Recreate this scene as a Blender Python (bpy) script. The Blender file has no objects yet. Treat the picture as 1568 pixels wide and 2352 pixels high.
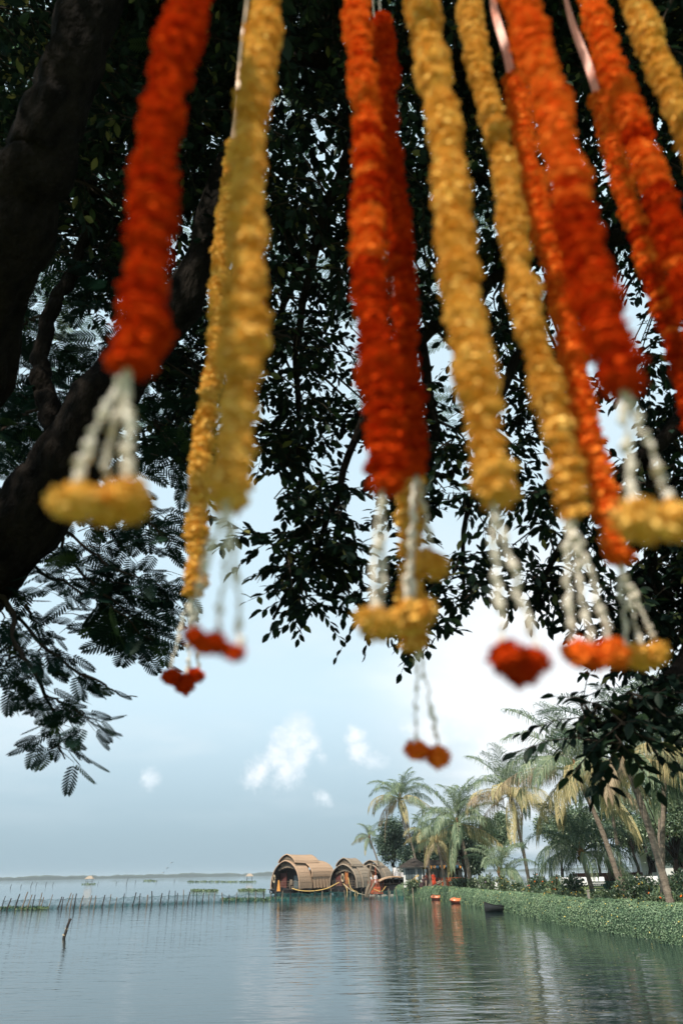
import bpy, bmesh, math, random
import numpy as np
from mathutils import Vector, Matrix, noise as mnoise
R_ = math.radians
random.seed(7); rng = np.random.default_rng(7)
scn = bpy.context.scene
COL = scn.collection

# ------------------------------------------------------------------ camera
PITCH, ROLL, CAMZ = R_(27.9), R_(-1.0), 2.87
CROT = Matrix.Rotation(math.pi/2 + PITCH, 3, 'X') @ Matrix.Rotation(ROLL, 3, 'Z')
CPOS = Vector((0, 0, CAMZ))
cd = bpy.data.cameras.new('camera'); cam = bpy.data.objects.new('camera', cd); COL.objects.link(cam)
cam.matrix_world = Matrix.Translation(CPOS) @ CROT.to_4x4()
cd.sensor_fit = 'VERTICAL'; cd.sensor_height = 36; cd.sensor_width = 24; cd.lens = 24
cd.clip_start = 0.05; cd.clip_end = 20000
cd.dof.use_dof = True; cd.dof.focus_distance = 18; cd.dof.aperture_fstop = 1.5; cd.dof.aperture_blades = 9
scn.camera = cam

# ------------------------------------------------------------------ light
SUN_AZ, SUN_EL = R_(-151), R_(50)        # azimuth from +Y towards +X: behind the camera, a little to the left
sun_dir = Vector((math.sin(SUN_AZ)*math.cos(SUN_EL), math.cos(SUN_AZ)*math.cos(SUN_EL), math.sin(SUN_EL)))
sd = bpy.data.lights.new('sun', 'SUN'); sun = bpy.data.objects.new('sun', sd); COL.objects.link(sun)
sd.energy = 5.0; sd.angle = R_(0.55); sd.color = (1.0, 0.90, 0.76)
sun.rotation_euler = sun_dir.to_track_quat('Z', 'Y').to_euler(); sun.location = sun_dir*60
scn.view_settings.view_transform = 'Standard'; scn.view_settings.look = 'None'
scn.view_settings.exposure = 0.35; scn.view_settings.gamma = 1.0
scn.view_settings.use_curve_mapping = False
scn.render.engine = 'CYCLES'
scn.cycles.use_denoising = True
scn.cycles.max_bounces = 7; scn.cycles.transparent_max_bounces = 12
scn.cycles.volume_bounces = 0
scn.cycles.sample_clamp_indirect = 6

# ------------------------------------------------------------------ picture point -> place (only to survey positions)
def ray(u, v): return CROT @ Vector(((u-784)/1568, -(v-1176)/1568, -1))
def P(u, v, depth): return CPOS + ray(u, v)*depth
def PG(u, v, z):
    d = ray(u, v); return CPOS + d*((z-CAMZ)/d.z)
def PY(u, v, y):
    d = ray(u, v); return CPOS + d*(y/d.y)

# ------------------------------------------------------------------ sky
world = bpy.data.worlds.new('World'); scn.world = world; world.use_nodes = True
nt = world.node_tree; N = nt.nodes; L = nt.links; N.clear()
def nd(t, **kw):
    n = N.new(t)
    for k, v in kw.items(): setattr(n, k, v)
    return n
out = nd('ShaderNodeOutputWorld'); bg = nd('ShaderNodeBackground'); bg.inputs[1].default_value = 0.085
L.new(bg.outputs[0], out.inputs[0])
sky = nd('ShaderNodeTexSky', sky_type='NISHITA', sun_disc=False, sun_elevation=SUN_EL, sun_rotation=SUN_AZ,
         air_density=1.0, dust_density=1.6, ozone_density=1.2)
tc = nd('ShaderNodeTexCoord')
sep = nd('ShaderNodeSeparateXYZ'); L.new(tc.outputs['Generated'], sep.inputs[0])
def math_(op, a, b=None, clamp=False):
    n = nd('ShaderNodeMath', operation=op, use_clamp=clamp)
    for i, x in enumerate((a, b)):
        if x is None: continue
        if isinstance(x, (int, float)): n.inputs[i].default_value = x
        else: L.new(x, n.inputs[i])
    return n.outputs[0]
def vmath(op, a, b=None, scale=None):
    n = nd('ShaderNodeVectorMath', operation=op)
    for i, x in enumerate((a, b)):
        if x is None: continue
        if isinstance(x, (tuple, list, Vector)): n.inputs[i].default_value = tuple(x)
        else: L.new(x, n.inputs[i])
    if scale is not None: n.inputs['Scale'].default_value = scale
    return n.outputs[1] if op in ('LENGTH', 'DISTANCE', 'DOT_PRODUCT') else n.outputs[0]
def mixc(f, a, b):
    n = nd('ShaderNodeMix', data_type='RGBA')
    if isinstance(f, (int, float)): n.inputs[0].default_value = f
    else: L.new(f, n.inputs[0])
    for i, x in ((6, a), (7, b)):
        if isinstance(x, tuple): n.inputs[i].default_value = (*x, 1)
        else: L.new(x, n.inputs[i])
    return n.outputs[2]
def maprange(x, a, b, c, d, smooth=True):
    n = nd('ShaderNodeMapRange', interpolation_type='SMOOTHSTEP' if smooth else 'LINEAR')
    L.new(x, n.inputs[0])
    for i, q in enumerate((a, b, c, d)): n.inputs[i+1].default_value = q
    return n.outputs[0]
def noise_(vec, scale, detail=6, rough=0.55):
    n = nd('ShaderNodeTexNoise'); n.inputs['Scale'].default_value = scale
    n.inputs['Detail'].default_value = detail; n.inputs['Roughness'].default_value = rough
    L.new(vec, n.inputs['Vector']); return n
dirv = tc.outputs['Generated']
elev = sep.outputs['Z']
# high thin veil: blue-grey down at the horizon, paler higher up, the same all the way round
veil = mixc(maprange(elev, 0.0, 0.24, 0, 1), (3.55, 4.95, 5.85), (6.9, 8.9, 10.0))
base = mixc(0.90, sky.outputs[0], veil)
flat = nd('ShaderNodeCombineXYZ')
den = math_('ADD', elev, 0.16)
L.new(math_('DIVIDE', sep.outputs['X'], den), flat.inputs[0]); L.new(math_('DIVIDE', sep.outputs['Y'], den), flat.inputs[1])
cir = noise_(flat.outputs[0], 0.9, 7, 0.5)
cirf = maprange(cir.outputs[0], 0.46, 0.72, 0, 0.55)
base = mixc(math_('MULTIPLY', cirf, maprange(elev, 0.02, 0.2, 0.0, 1)), base, (8.4, 9.2, 9.7))
# cumulus towers low over the lake: soft clumps with ragged edges
warp = noise_(dirv, 16, 7, 0.6)
wv = vmath('SCALE', vmath('SUBTRACT', warp.outputs['Color'], (0.5, 0.5, 0.5)), scale=0.03)
wd = vmath('ADD', dirv, wv)
shade = noise_(dirv, 26, 5, 0.6)
blobs = [(690,1672,46),(665,1700,44),(715,1715,44),(640,1745,46),(690,1745,56),(600,1772,44),(735,1745,34),(655,1775,44),
         (812,1690,30),(822,1725,34),(860,1748,34),(745,1826,26),(342,1782,26),
         (1190,1610,110),(1270,1590,120),(1080,1640,90),(1010,1610,70),(1340,1650,120),(1130,1700,90),(1240,1720,110),(990,1680,60)]
acc = None
for (u, v, r) in blobs:
    c = ray(u, v).normalized(); rr = r/1568*0.83
    d_ = vmath('DISTANCE', wd, c)
    m = maprange(d_, rr*1.9, 0.0, 0, 1, False)
    acc = m if acc is None else math_('MAXIMUM', acc, m)
edge_n = noise_(dirv, 15, 10, 0.68)
acc = maprange(math_('ADD', acc, math_('MULTIPLY', math_('SUBTRACT', edge_n.outputs[0], 0.5), 2.1)), 0.36, 1.0, 0, 1)
ccol = mixc(maprange(shade.outputs[0], 0.35, 0.65, 0, 1), (7.9, 9.0, 9.8), (10.0, 10.4, 10.8))
# scattered clouds of the same kind round the rest of the sky
cum = noise_(flat.outputs[0], 1.7, 8, 0.58)
cumf = math_('MULTIPLY', maprange(cum.outputs[0], 0.60, 0.72, 0, 0.9), maprange(elev, 0.24, 0.42, 0, 1))
acc = math_('MAXIMUM', math_('MULTIPLY', acc, 0.86), cumf)
base = mixc(acc, base, ccol)
# broad bright cloud bank beyond the palms
bank = math_('ADD', vmath('DISTANCE', wd, ray(1260,1560).normalized()), math_('MULTIPLY', math_('SUBTRACT', cir.outputs[0], 0.5), 0.5))
base = mixc(maprange(bank, 0.30, 0.05, 0, 0.85), base, (10.2, 10.6, 10.9))
L.new(base, bg.inputs[0])

# ------------------------------------------------------------------ helpers
class MB:
    def __init__(s): s.v = []; s.f = []
    def add(s, vs, fs):
        o = len(s.v); s.v.extend([tuple(x) for x in vs]); s.f.extend([tuple(i+o for i in f) for f in fs]); return s
    def box(s, c, d, rot=None, bev=0):
        x, y, z = d[0]/2, d[1]/2, d[2]/2
        vs = [Vector((a*x, b*y, e*z)) for e in (-1, 1) for b in (-1, 1) for a in (-1, 1)]
        if rot is not None: vs = [rot @ q for q in vs]
        c = Vector(c); vs = [q + c for q in vs]
        return s.add(vs, [(0,2,3,1),(4,5,7,6),(0,1,5,4),(2,6,7,3),(0,4,6,2),(1,3,7,5)])
    def beam(s, a, b, w, h=None):
        a, b = Vector(a), Vector(b); d = b-a; h = h or w
        q = d.to_track_quat('X', 'Z').to_matrix()
        return s.box((a+b)/2, (d.length, w, h), q)
    def tube(s, pts, rad, n=8, cap=True):
        pts = [Vector(p) for p in pts]
        if isinstance(rad, (int, float)): rad = [rad]*len(pts)
        o = len(s.v); ref = None
        for i, p in enumerate(pts):
            t = (pts[min(i+1, len(pts)-1)] - pts[max(i-1, 0)]).normalized()
            if ref is None:
                ref = t.orthogonal().normalized()
            ref = (ref - t*ref.dot(t))
            if ref.length < 1e-6: ref = t.orthogonal()
            ref.normalize(); bn = t.cross(ref)
            for k in range(n):
                a = 2*math.pi*k/n
                s.v.append(tuple(p + (ref*math.cos(a) + bn*math.sin(a))*rad[i]))
        for i in range(len(pts)-1):
            for k in range(n):
                k2 = (k+1) % n
                s.f.append((o+i*n+k, o+i*n+k2, o+(i+1)*n+k2, o+(i+1)*n+k))
        if cap:
            s.f.append(tuple(o+k for k in range(n-1, -1, -1)))
            s.f.append(tuple(o+(len(pts)-1)*n+k for k in range(n)))
        return s
    def lathe(s, prof, n=16, c=(0,0,0)):
        o = len(s.v); c = Vector(c)
        for (r, z) in prof:
            for k in range(n):
                a = 2*math.pi*k/n; s.v.append(tuple(c + Vector((r*math.cos(a), r*math.sin(a), z))))
        for i in range(len(prof)-1):
            for k in range(n):
                k2 = (k+1) % n; s.f.append((o+i*n+k, o+i*n+k2, o+(i+1)*n+k2, o+(i+1)*n+k))
        return s
    def mesh(s, name):
        me = bpy.data.meshes.new(name); me.from_pydata(s.v, [], s.f); me.update(); return me
def smooth(me, on=True):
    me.polygons.foreach_set('use_smooth', [on]*len(me.polygons)); return me
def obj(name, mb, mat, parent=None, loc=None, sm=False, **tags):
    me = mb.mesh(name) if isinstance(mb, MB) else mb
    if sm: smooth(me)
    o = bpy.data.objects.new(name, me); COL.objects.link(o)
    if mat is not None and len(me.materials) == 0: me.materials.append(mat)
    if parent is not None: o.parent = parent
    if loc is not None: o.location = loc
    for k, v in tags.items(): o[k] = v
    return o
def empty(name, loc=(0,0,0), rz=0, **tags):
    o = bpy.data.objects.new(name, None); COL.objects.link(o); o.location = loc; o.rotation_euler.z = rz
    o.empty_display_size = 0.2
    for k, v in tags.items(): o[k] = v
    return o
def cat(*arrs): return np.concatenate(arrs)
def bez(pts, n):
    """Catmull-Rom through points"""
    p = [Vector(q) for q in pts]; p = [p[0]*2-p[1]] + p + [p[-1]*2-p[-2]]; r = []
    m = len(p)-3
    for i in range(n):
        t = i/(n-1)*m; k = min(int(t), m-1); t -= k
        a, b, c, d = p[k:k+4]
        r.append(0.5*((2*b) + (c-a)*t + (2*a-5*b+4*c-d)*t*t + (3*b-a-3*c+d)*t**3))
    return r
def inst_mesh(name, tv, tf, T, O, rnd):
    """bake many copies of a tiny template into one mesh, with a per-copy random value"""
    tv = np.asarray(tv, float); tf = np.asarray(tf, int); n = len(O)
    V = (np.einsum('nij,kj->nki', T, tv) + O[:, None, :]).reshape(-1, 3)
    F = (tf[None] + (np.arange(n)*len(tv))[:, None, None]).reshape(-1, tf.shape[1])
    me = bpy.data.meshes.new(name); me.from_pydata(V.tolist(), [], F.tolist())
    at = me.attributes.new('rnd', 'FLOAT', 'POINT'); at.data.foreach_set('value', np.repeat(rnd, len(tv)).astype(np.float32))
    me.update(); return me
def unit(a): return a/np.maximum(np.linalg.norm(a, axis=-1, keepdims=True), 1e-9)
def frames(dirs, normals, scale):
    x = unit(dirs); y = unit(np.cross(normals, x)); z = np.cross(x, y)
    return np.stack([x, y, z], axis=2)*np.asarray(scale)[:, None, None]
def rdir(n): return unit(rng.normal(size=(n, 3)))

# ------------------------------------------------------------------ materials
def mat(name, c1, c2=None, rough=0.8, scale=4.0, bump=0.0, detail=5, stretch=(1,1,1), spec=0.3, metallic=0, coord='Object', bscale=None):
    m = bpy.data.materials.new(name); m.use_nodes = True; t = m.node_tree; b = t.nodes['Principled BSDF']
    b.inputs['Roughness'].default_value = rough; b.inputs['Specular IOR Level'].default_value = spec; b.inputs['Metallic'].default_value = metallic
    if c2 is None: c2 = tuple(x*0.72 for x in c1)
    tcn = t.nodes.new('ShaderNodeTexCoord'); mp = t.nodes.new('ShaderNodeMapping'); mp.inputs['Scale'].default_value = stretch
    t.links.new(tcn.outputs[coord], mp.inputs[0])
    nz = t.nodes.new('ShaderNodeTexNoise'); nz.inputs['Scale'].default_value = scale; nz.inputs['Detail'].default_value = detail; nz.inputs['Roughness'].default_value = 0.62
    t.links.new(mp.outputs[0], nz.inputs['Vector'])
    rp = t.nodes.new('ShaderNodeValToRGB'); rp.color_ramp.elements[0].position = 0.32; rp.color_ramp.elements[1].position = 0.68
    rp.color_ramp.elements[0].color = (*c2, 1); rp.color_ramp.elements[1].color = (*c1, 1)
    t.links.new(nz.outputs[0], rp.inputs[0]); t.links.new(rp.outputs[0], b.inputs['Base Color'])
    if bump:
        bn = t.nodes.new('ShaderNodeBump'); bn.inputs['Strength'].default_value = 1; bn.inputs['Distance'].default_value = bump
        if bscale:
            n2 = t.nodes.new('ShaderNodeTexNoise'); n2.inputs['Scale'].default_value = bscale; n2.inputs['Detail'].default_value = 6
            t.links.new(mp.outputs[0], n2.inputs['Vector']); t.links.new(n2.outputs[0], bn.inputs['Height'])
        else: t.links.new(nz.outputs[0], bn.inputs['Height'])
        t.links.new(bn.outputs[0], b.inputs['Normal'])
    return m
def leafmat(name, cols, trans=0.25, gloss=0.06, rough=0.4, attr=True):
    """foliage: colour picked per leaf, some light through the blade, a little sheen"""
    m = bpy.data.materials.new(name); m.use_nodes = True; t = m.node_tree; t.nodes.clear()
    o = t.nodes.new('ShaderNodeOutputMaterial')
    if attr:
        a = t.nodes.new('ShaderNodeAttribute'); a.attribute_name = 'rnd'; src = a.outputs['Fac']
    else:
        a = t.nodes.new('ShaderNodeObjectInfo'); src = a.outputs['Random']
    rp = t.nodes.new('ShaderNodeValToRGB'); rp.color_ramp.interpolation = 'LINEAR'
    els = rp.color_ramp.elements
    while len(els) < len(cols): els.new(0.5)
    for e, (p, c) in zip(els, cols): e.position = p; e.color = (*c, 1)
    t.links.new(src, rp.inputs[0])
    df = t.nodes.new('ShaderNodeBsdfDiffuse'); tr = t.nodes.new('ShaderNodeBsdfTranslucent'); gl = t.nodes.new('ShaderNodeBsdfGlossy')
    gl.inputs['Roughness'].default_value = rough; gl.inputs['Color'].default_value = (0.9, 0.95, 0.9, 1)
    t.links.new(rp.outputs[0], df.inputs[0])
    hs = t.nodes.new('ShaderNodeHueSaturation'); hs.inputs['Saturation'].default_value = 1.15; hs.inputs['Value'].default_value = 1.25
    t.links.new(rp.outputs[0], hs.inputs['Color']); t.links.new(hs.outputs[0], tr.inputs[0])
    m1 = t.nodes.new('ShaderNodeMixShader'); m1.inputs[0].default_value = trans
    t.links.new(df.outputs[0], m1.inputs[1]); t.links.new(tr.outputs[0], m1.inputs[2])
    m2 = t.nodes.new('ShaderNodeMixShader'); m2.inputs[0].default_value = gloss
    t.links.new(m1.outputs[0], m2.inputs[1]); t.links.new(gl.outputs[0], m2.inputs[2]); t.links.new(m2.outputs[0], o.inputs[0])
    return m
M = {}
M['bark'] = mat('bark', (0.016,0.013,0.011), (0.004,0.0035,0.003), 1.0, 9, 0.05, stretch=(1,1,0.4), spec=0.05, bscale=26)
M['twig'] = mat('twig', (0.05,0.038,0.03), (0.025,0.02,0.016), 0.9, 10, spec=0.1)
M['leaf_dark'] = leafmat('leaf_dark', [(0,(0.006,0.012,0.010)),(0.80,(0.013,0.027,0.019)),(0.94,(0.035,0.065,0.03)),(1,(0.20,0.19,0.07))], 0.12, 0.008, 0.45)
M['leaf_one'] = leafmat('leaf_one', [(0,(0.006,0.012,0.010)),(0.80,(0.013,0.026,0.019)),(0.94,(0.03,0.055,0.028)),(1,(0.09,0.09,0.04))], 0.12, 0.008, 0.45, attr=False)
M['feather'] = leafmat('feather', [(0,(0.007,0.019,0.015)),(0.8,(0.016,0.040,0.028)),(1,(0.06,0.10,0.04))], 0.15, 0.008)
M['feather_lit'] = leafmat('feather_lit', [(0,(0.04,0.085,0.055)),(0.8,(0.08,0.15,0.085)),(1,(0.18,0.21,0.07))], 0.35, 0.03)  # paler copy of the feathery leaf, sunlight put into the colour
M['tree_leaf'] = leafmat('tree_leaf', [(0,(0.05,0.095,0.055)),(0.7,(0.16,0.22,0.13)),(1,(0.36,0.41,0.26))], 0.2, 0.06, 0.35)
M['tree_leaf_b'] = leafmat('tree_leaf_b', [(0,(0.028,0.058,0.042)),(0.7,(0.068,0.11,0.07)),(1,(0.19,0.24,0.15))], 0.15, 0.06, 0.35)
M['hedge_leaf'] = leafmat('hedge_leaf', [(0,(0.06,0.12,0.07)),(0.5,(0.165,0.255,0.145)),(0.96,(0.35,0.43,0.25)),(1,(0.80,0.62,0.14))], 0.2, 0.04, 0.4)
M['shrub_leaf'] = leafmat('shrub_leaf', [(0,(0.025,0.05,0.03)),(0.7,(0.06,0.10,0.055)),(1,(0.14,0.18,0.09))], 0.15, 0.05, 0.4)
M['shrub_pale'] = leafmat('shrub_pale', [(0,(0.06,0.10,0.06)),(0.7,(0.13,0.18,0.10)),(1,(0.24,0.27,0.15))], 0.15, 0.05, 0.4)
M['weed'] = leafmat('weed', [(0,(0.05,0.085,0.045)),(0.7,(0.12,0.17,0.075)),(1,(0.20,0.25,0.12))], 0.2, 0.03)
M['petal_y'] = leafmat('petal_y', [(0,(0.75,0.40,0.05)),(1,(0.9,0.62,0.12))], 0.3, 0.0)
M['petal_r'] = leafmat('petal_r', [(0,(0.65,0.06,0.01)),(1,(0.8,0.20,0.03))], 0.3, 0.0)
M['petal_v'] = leafmat('petal_v', [(0,(0.35,0.20,0.38)),(1,(0.6,0.45,0.6))], 0.3, 0.0)
fr_green = [(0,(0.07,0.115,0.07)),(0.6,(0.15,0.205,0.12)),(1,(0.27,0.31,0.19))]
fr_yel = [(0,(0.19,0.19,0.09)),(0.5,(0.35,0.305,0.15)),(1,(0.52,0.42,0.22))]
fr_dry = [(0,(0.20,0.14,0.09)),(0.5,(0.33,0.25,0.16)),(1,(0.46,0.36,0.24))]
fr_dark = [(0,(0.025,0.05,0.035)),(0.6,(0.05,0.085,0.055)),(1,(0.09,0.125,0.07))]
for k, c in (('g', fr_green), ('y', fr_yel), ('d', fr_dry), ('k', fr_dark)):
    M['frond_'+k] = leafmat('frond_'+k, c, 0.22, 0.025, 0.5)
M['palm_bark'] = mat('palm_bark', (0.24,0.20,0.16), (0.10,0.08,0.065), 0.95, 3.5, 0.03, stretch=(1,1,2.2), spec=0.1)
M['coconut'] = mat('coconut', (0.16,0.15,0.05), (0.09,0.09,0.03), 0.6)
M['fibre'] = mat('fibre', (0.30,0.16,0.07), (0.14,0.08,0.04), 0.95, 6)
M['lawn'] = mat('lawn', (0.17,0.20,0.075), (0.09,0.125,0.045), 0.95, 0.5, 0.03, bscale=14, spec=0.1)
M['hedge_core'] = mat('hedge_core', (0.04,0.075,0.042), (0.02,0.04,0.025), 0.95, 3)  # green darkened so the colour itself gives shade in the creases
M['thatch'] = mat('thatch', (0.56,0.39,0.27), (0.36,0.24,0.16), 0.95, 2.2, 0.03, stretch=(1,3,6), spec=0.1, bscale=9)
M['thatch_grey'] = mat('thatch_grey', (0.40,0.33,0.26), (0.22,0.175,0.135), 0.95, 2.2, 0.03, stretch=(1,3,6), spec=0.1, bscale=9)
M['batten'] = mat('batten', (0.33,0.24,0.15), (0.16,0.11,0.07), 0.9)
M['hull'] = mat('hull', (0.018,0.018,0.02), (0.008,0.008,0.009), 0.5, 3)
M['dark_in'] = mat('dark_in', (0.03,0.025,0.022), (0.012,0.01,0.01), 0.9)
M['maroon'] = mat('maroon', (0.11,0.035,0.03), (0.06,0.02,0.018), 0.6)
M['door_wood'] = mat('door_wood', (0.42,0.15,0.045), (0.25,0.09,0.03), 0.5, 3, stretch=(6,6,1))
M['wood'] = mat('wood', (0.24,0.19,0.14), (0.11,0.085,0.065), 0.9, 6, 0.01, stretch=(3,3,0.6))
M['wood_pale'] = mat('wood_pale', (0.44,0.36,0.27), (0.26,0.20,0.15), 0.9, 6, stretch=(3,3,0.6))
M['wood_dark'] = mat('wood_dark', (0.06,0.05,0.042), (0.025,0.02,0.018), 0.9, 6)
M['rope'] = mat('rope', (0.62,0.43,0.16), (0.42,0.27,0.09), 0.9, 20)
M['rope_pale'] = mat('rope_pale', (0.58,0.48,0.34), (0.4,0.32,0.2), 0.9, 20)
M['tyre'] = mat('tyre', (0.03,0.03,0.032), (0.012,0.012,0.013), 0.7)
M['white_wall'] = mat('white_wall', (0.62,0.64,0.64), (0.50,0.52,0.52), 0.9, 1.5)
M['white_cloth'] = mat('white_cloth', (0.80,0.80,0.82), (0.70,0.71,0.75), 0.9, 3)
M['roof_dark'] = mat('roof_dark', (0.05,0.04,0.035), (0.02,0.018,0.016), 0.9, 5)
M['roof_tile'] = mat('roof_tile', (0.22,0.11,0.08), (0.09,0.05,0.04), 0.9, 3, stretch=(1,1,1))
M['glass'] = mat('glass', (0.10,0.13,0.14), (0.05,0.07,0.08), 0.1, 2, spec=0.6)
M['red_wood'] = mat('red_wood', (0.45,0.10,0.035), (0.28,0.06,0.025), 0.6, 4)
M['green_paint'] = mat('green_paint', (0.05,0.16,0.14), (0.025,0.08,0.07), 0.6, 5)
M['iron'] = mat('iron', (0.02,0.02,0.02), (0.01,0.01,0.01), 0.6)
M['orange_plastic'] = mat('orange_plastic', (0.66,0.20,0.075), (0.50,0.13,0.05), 0.28, 2, spec=0.6)
M['plastic_dark'] = mat('plastic_dark', (0.12,0.03,0.02), (0.06,0.018,0.014), 0.4)
M['black_boat'] = mat('black_boat', (0.03,0.033,0.036), (0.015,0.016,0.018), 0.35, 3, spec=0.5)
M['skin'] = mat('skin', (0.22,0.12,0.075), (0.18,0.09,0.055), 0.6)
M['hair'] = mat('hair', (0.012,0.01,0.009), (0.006,0.005,0.005), 0.5)
M['red_cloth'] = mat('red_cloth', (0.65,0.08,0.03), (0.42,0.04,0.02), 0.9, 8)
M['dark_cloth'] = mat('dark_cloth', (0.06,0.03,0.035), (0.03,0.02,0.022), 0.9, 8)
M['orange_cloth'] = mat('orange_cloth', (0.75,0.36,0.10), (0.6,0.25,0.06), 0.9, 8)
M['blue_cloth'] = mat('blue_cloth', (0.06,0.16,0.28), (0.03,0.08,0.15), 0.9, 8)
M['thread'] = mat('thread', (0.74,0.70,0.62), (0.50,0.45,0.37), 0.95, 90)
M['ribbon'] = mat('ribbon', (0.80,0.52,0.36), (0.70,0.42,0.28), 0.5, 20)
M['ribbon_r'] = mat('ribbon_r', (0.75,0.30,0.20), (0.60,0.20,0.14), 0.5, 20)
M['far_land'] = mat('far_land', (0.05,0.07,0.045), (0.03,0.045,0.03), 1.0, 0.02)
M['stone'] = mat('stone', (0.33,0.30,0.26), (0.2,0.18,0.16), 0.95, 3)
M['bird'] = mat('bird', (0.8,0.8,0.8), (0.7,0.7,0.7), 0.9)
def marigold(name, c1, c2, tr):
    m = bpy.data.materials.new(name); m.use_nodes = True; t = m.node_tree; t.nodes.clear()
    o = t.nodes.new('ShaderNodeOutputMaterial'); oi = t.nodes.new('ShaderNodeObjectInfo')
    mx = t.nodes.new('ShaderNodeMix'); mx.data_type = 'RGBA'; mx.inputs[6].default_value = (*c1, 1); mx.inputs[7].default_value = (*c2, 1)
    a = t.nodes.new('ShaderNodeAttribute'); a.attribute_name = 'rnd'
    ad = t.nodes.new('ShaderNodeMath'); ad.operation = 'ADD'; t.links.new(oi.outputs['Random'], ad.inputs[0]); t.links.new(a.outputs['Fac'], ad.inputs[1])
    ml = t.nodes.new('ShaderNodeMath'); ml.operation = 'MULTIPLY'; t.links.new(ad.outputs[0], ml.inputs[0]); ml.inputs[1].default_value = 0.5
    t.links.new(ml.outputs[0], mx.inputs[0])
    d = t.nodes.new('ShaderNodeBsdfDiffuse'); r = t.nodes.new('ShaderNodeBsdfTranslucent'); s = t.nodes.new('ShaderNodeMixShader'); s.inputs[0].default_value = tr
    t.links.new(mx.outputs[2], d.inputs[0]); t.links.new(mx.outputs[2], r.inputs[0])
    t.links.new(d.outputs[0], s.inputs[1]); t.links.new(r.outputs[0], s.inputs[2]); t.links.new(s.outputs[0], o.inputs[0]); return m
M['mg_orange'] = marigold('mg_orange', (0.70,0.095,0.007), (0.95,0.30,0.045), 0.16)
M['mg_red'] = marigold('mg_red', (0.38,0.020,0.003), (0.70,0.085,0.008), 0.16)  # red-orange of the flowers, deepened to put shade into the garlands
M['mg_yellow'] = marigold('mg_yellow', (0.66,0.32,0.045), (0.95,0.66,0.20), 0.16)

# water: dark lake under a mirror of small wind ripples, calmer inside the net
def water_mat():
    m = bpy.data.materials.new('water'); m.use_nodes = True; t = m.node_tree; b = t.nodes['Principled BSDF']; lk = t.links
    b.inputs['Base Color'].default_value = (0.010,0.022,0.023,1); b.inputs['Roughness'].default_value = 0.03; b.inputs['IOR'].default_value = 1.333
    g = t.nodes.new('ShaderNodeNewGeometry')
    def layer(sx, sy, sc, det, rot=0):
        mp = t.nodes.new('ShaderNodeMapping'); mp.inputs['Scale'].default_value = (sx, sy, 1); mp.inputs['Rotation'].default_value = (0, 0, rot)
        lk.new(g.outputs['Position'], mp.inputs[0]); n = t.nodes.new('ShaderNodeTexNoise'); n.inputs['Scale'].default_value = sc
        n.inputs['Detail'].default_value = det; n.inputs['Roughness'].default_value = 0.45; lk.new(mp.outputs[0], n.inputs['Vector']); return n.outputs[0]
    def mul(a, k):
        n = t.nodes.new('ShaderNodeMath'); n.operation = 'MULTIPLY'; lk.new(a, n.inputs[0])
        if isinstance(k, float): n.inputs[1].default_value = k
        else: lk.new(k, n.inputs[1])
        return n.outputs[0]
    def add(a, c):
        n = t.nodes.new('ShaderNodeMath'); n.operation = 'ADD'; lk.new(a, n.inputs[0]); lk.new(c, n.inputs[1]); return n.outputs[0]
    big = layer(0.30, 1.0, 0.9, 2, 0.10); mid = layer(0.42, 1.25, 2.3, 2, -0.08); fine = layer(0.8, 1.5, 9, 2)
    patch = layer(0.3, 0.12, 0.25, 2)
    mr = t.nodes.new('ShaderNodeMapRange'); lk.new(patch, mr.inputs[0])
    for i, q in enumerate((0.35, 0.65, 0.40, 1.3)): mr.inputs[i+1].default_value = q
    h = add(add(mul(big, 0.030), mul(mul(mid, 0.026), mr.outputs[0])), mul(mul(fine, 0.0018), mr.outputs[0]))
    bp = t.nodes.new('ShaderNodeBump'); bp.inputs['Strength'].default_value = 1; bp.inputs['Distance'].default_value = 1.0
    lk.new(h, bp.inputs['Height']); lk.new(bp.outputs[0], b.inputs['Normal'])
    return m
M['water'] = water_mat()
def net_mat():
    m = bpy.data.materials.new('net'); m.use_nodes = True; t = m.node_tree; t.nodes.clear(); lk = t.links
    o = t.nodes.new('ShaderNodeOutputMaterial'); d = t.nodes.new('ShaderNodeBsdfDiffuse'); d.inputs[0].default_value = (0.02,0.085,0.09,1)
    tr = t.nodes.new('ShaderNodeBsdfTransparent'); mx = t.nodes.new('ShaderNodeMixShader')
    tcn = t.nodes.new('ShaderNodeTexCoord'); n = t.nodes.new('ShaderNodeTexNoise'); n.inputs['Scale'].default_value = 3; lk.new(tcn.outputs['Object'], n.inputs[0])
    mr = t.nodes.new('ShaderNodeMapRange'); lk.new(n.outputs[0], mr.inputs[0])
    for i, q in enumerate((0.3, 0.7, 0.16, 0.52)): mr.inputs[i+1].default_value = q
    g_ = t.nodes.new('ShaderNodeNewGeometry'); sp_ = t.nodes.new('ShaderNodeSeparateXYZ'); lk.new(g_.outputs['Position'], sp_.inputs[0])
    m2 = t.nodes.new('ShaderNodeMapRange'); lk.new(sp_.outputs['Z'], m2.inputs[0])   # silt and weed clog the foot of the net
    for i, q in enumerate((0.12, 0.45, 0.42, 0.0)): m2.inputs[i+1].default_value = q
    ad_ = t.nodes.new('ShaderNodeMath'); ad_.operation = 'ADD'; ad_.use_clamp = True; lk.new(mr.outputs[0], ad_.inputs[0]); lk.new(m2.outputs[0], ad_.inputs[1])
    lk.new(ad_.outputs[0], mx.inputs[0]); lk.new(tr.outputs[0], mx.inputs[1]); lk.new(d.outputs[0], mx.inputs[2]); lk.new(mx.outputs[0], o.inputs[0]); return m
M['net'] = net_mat()

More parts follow.
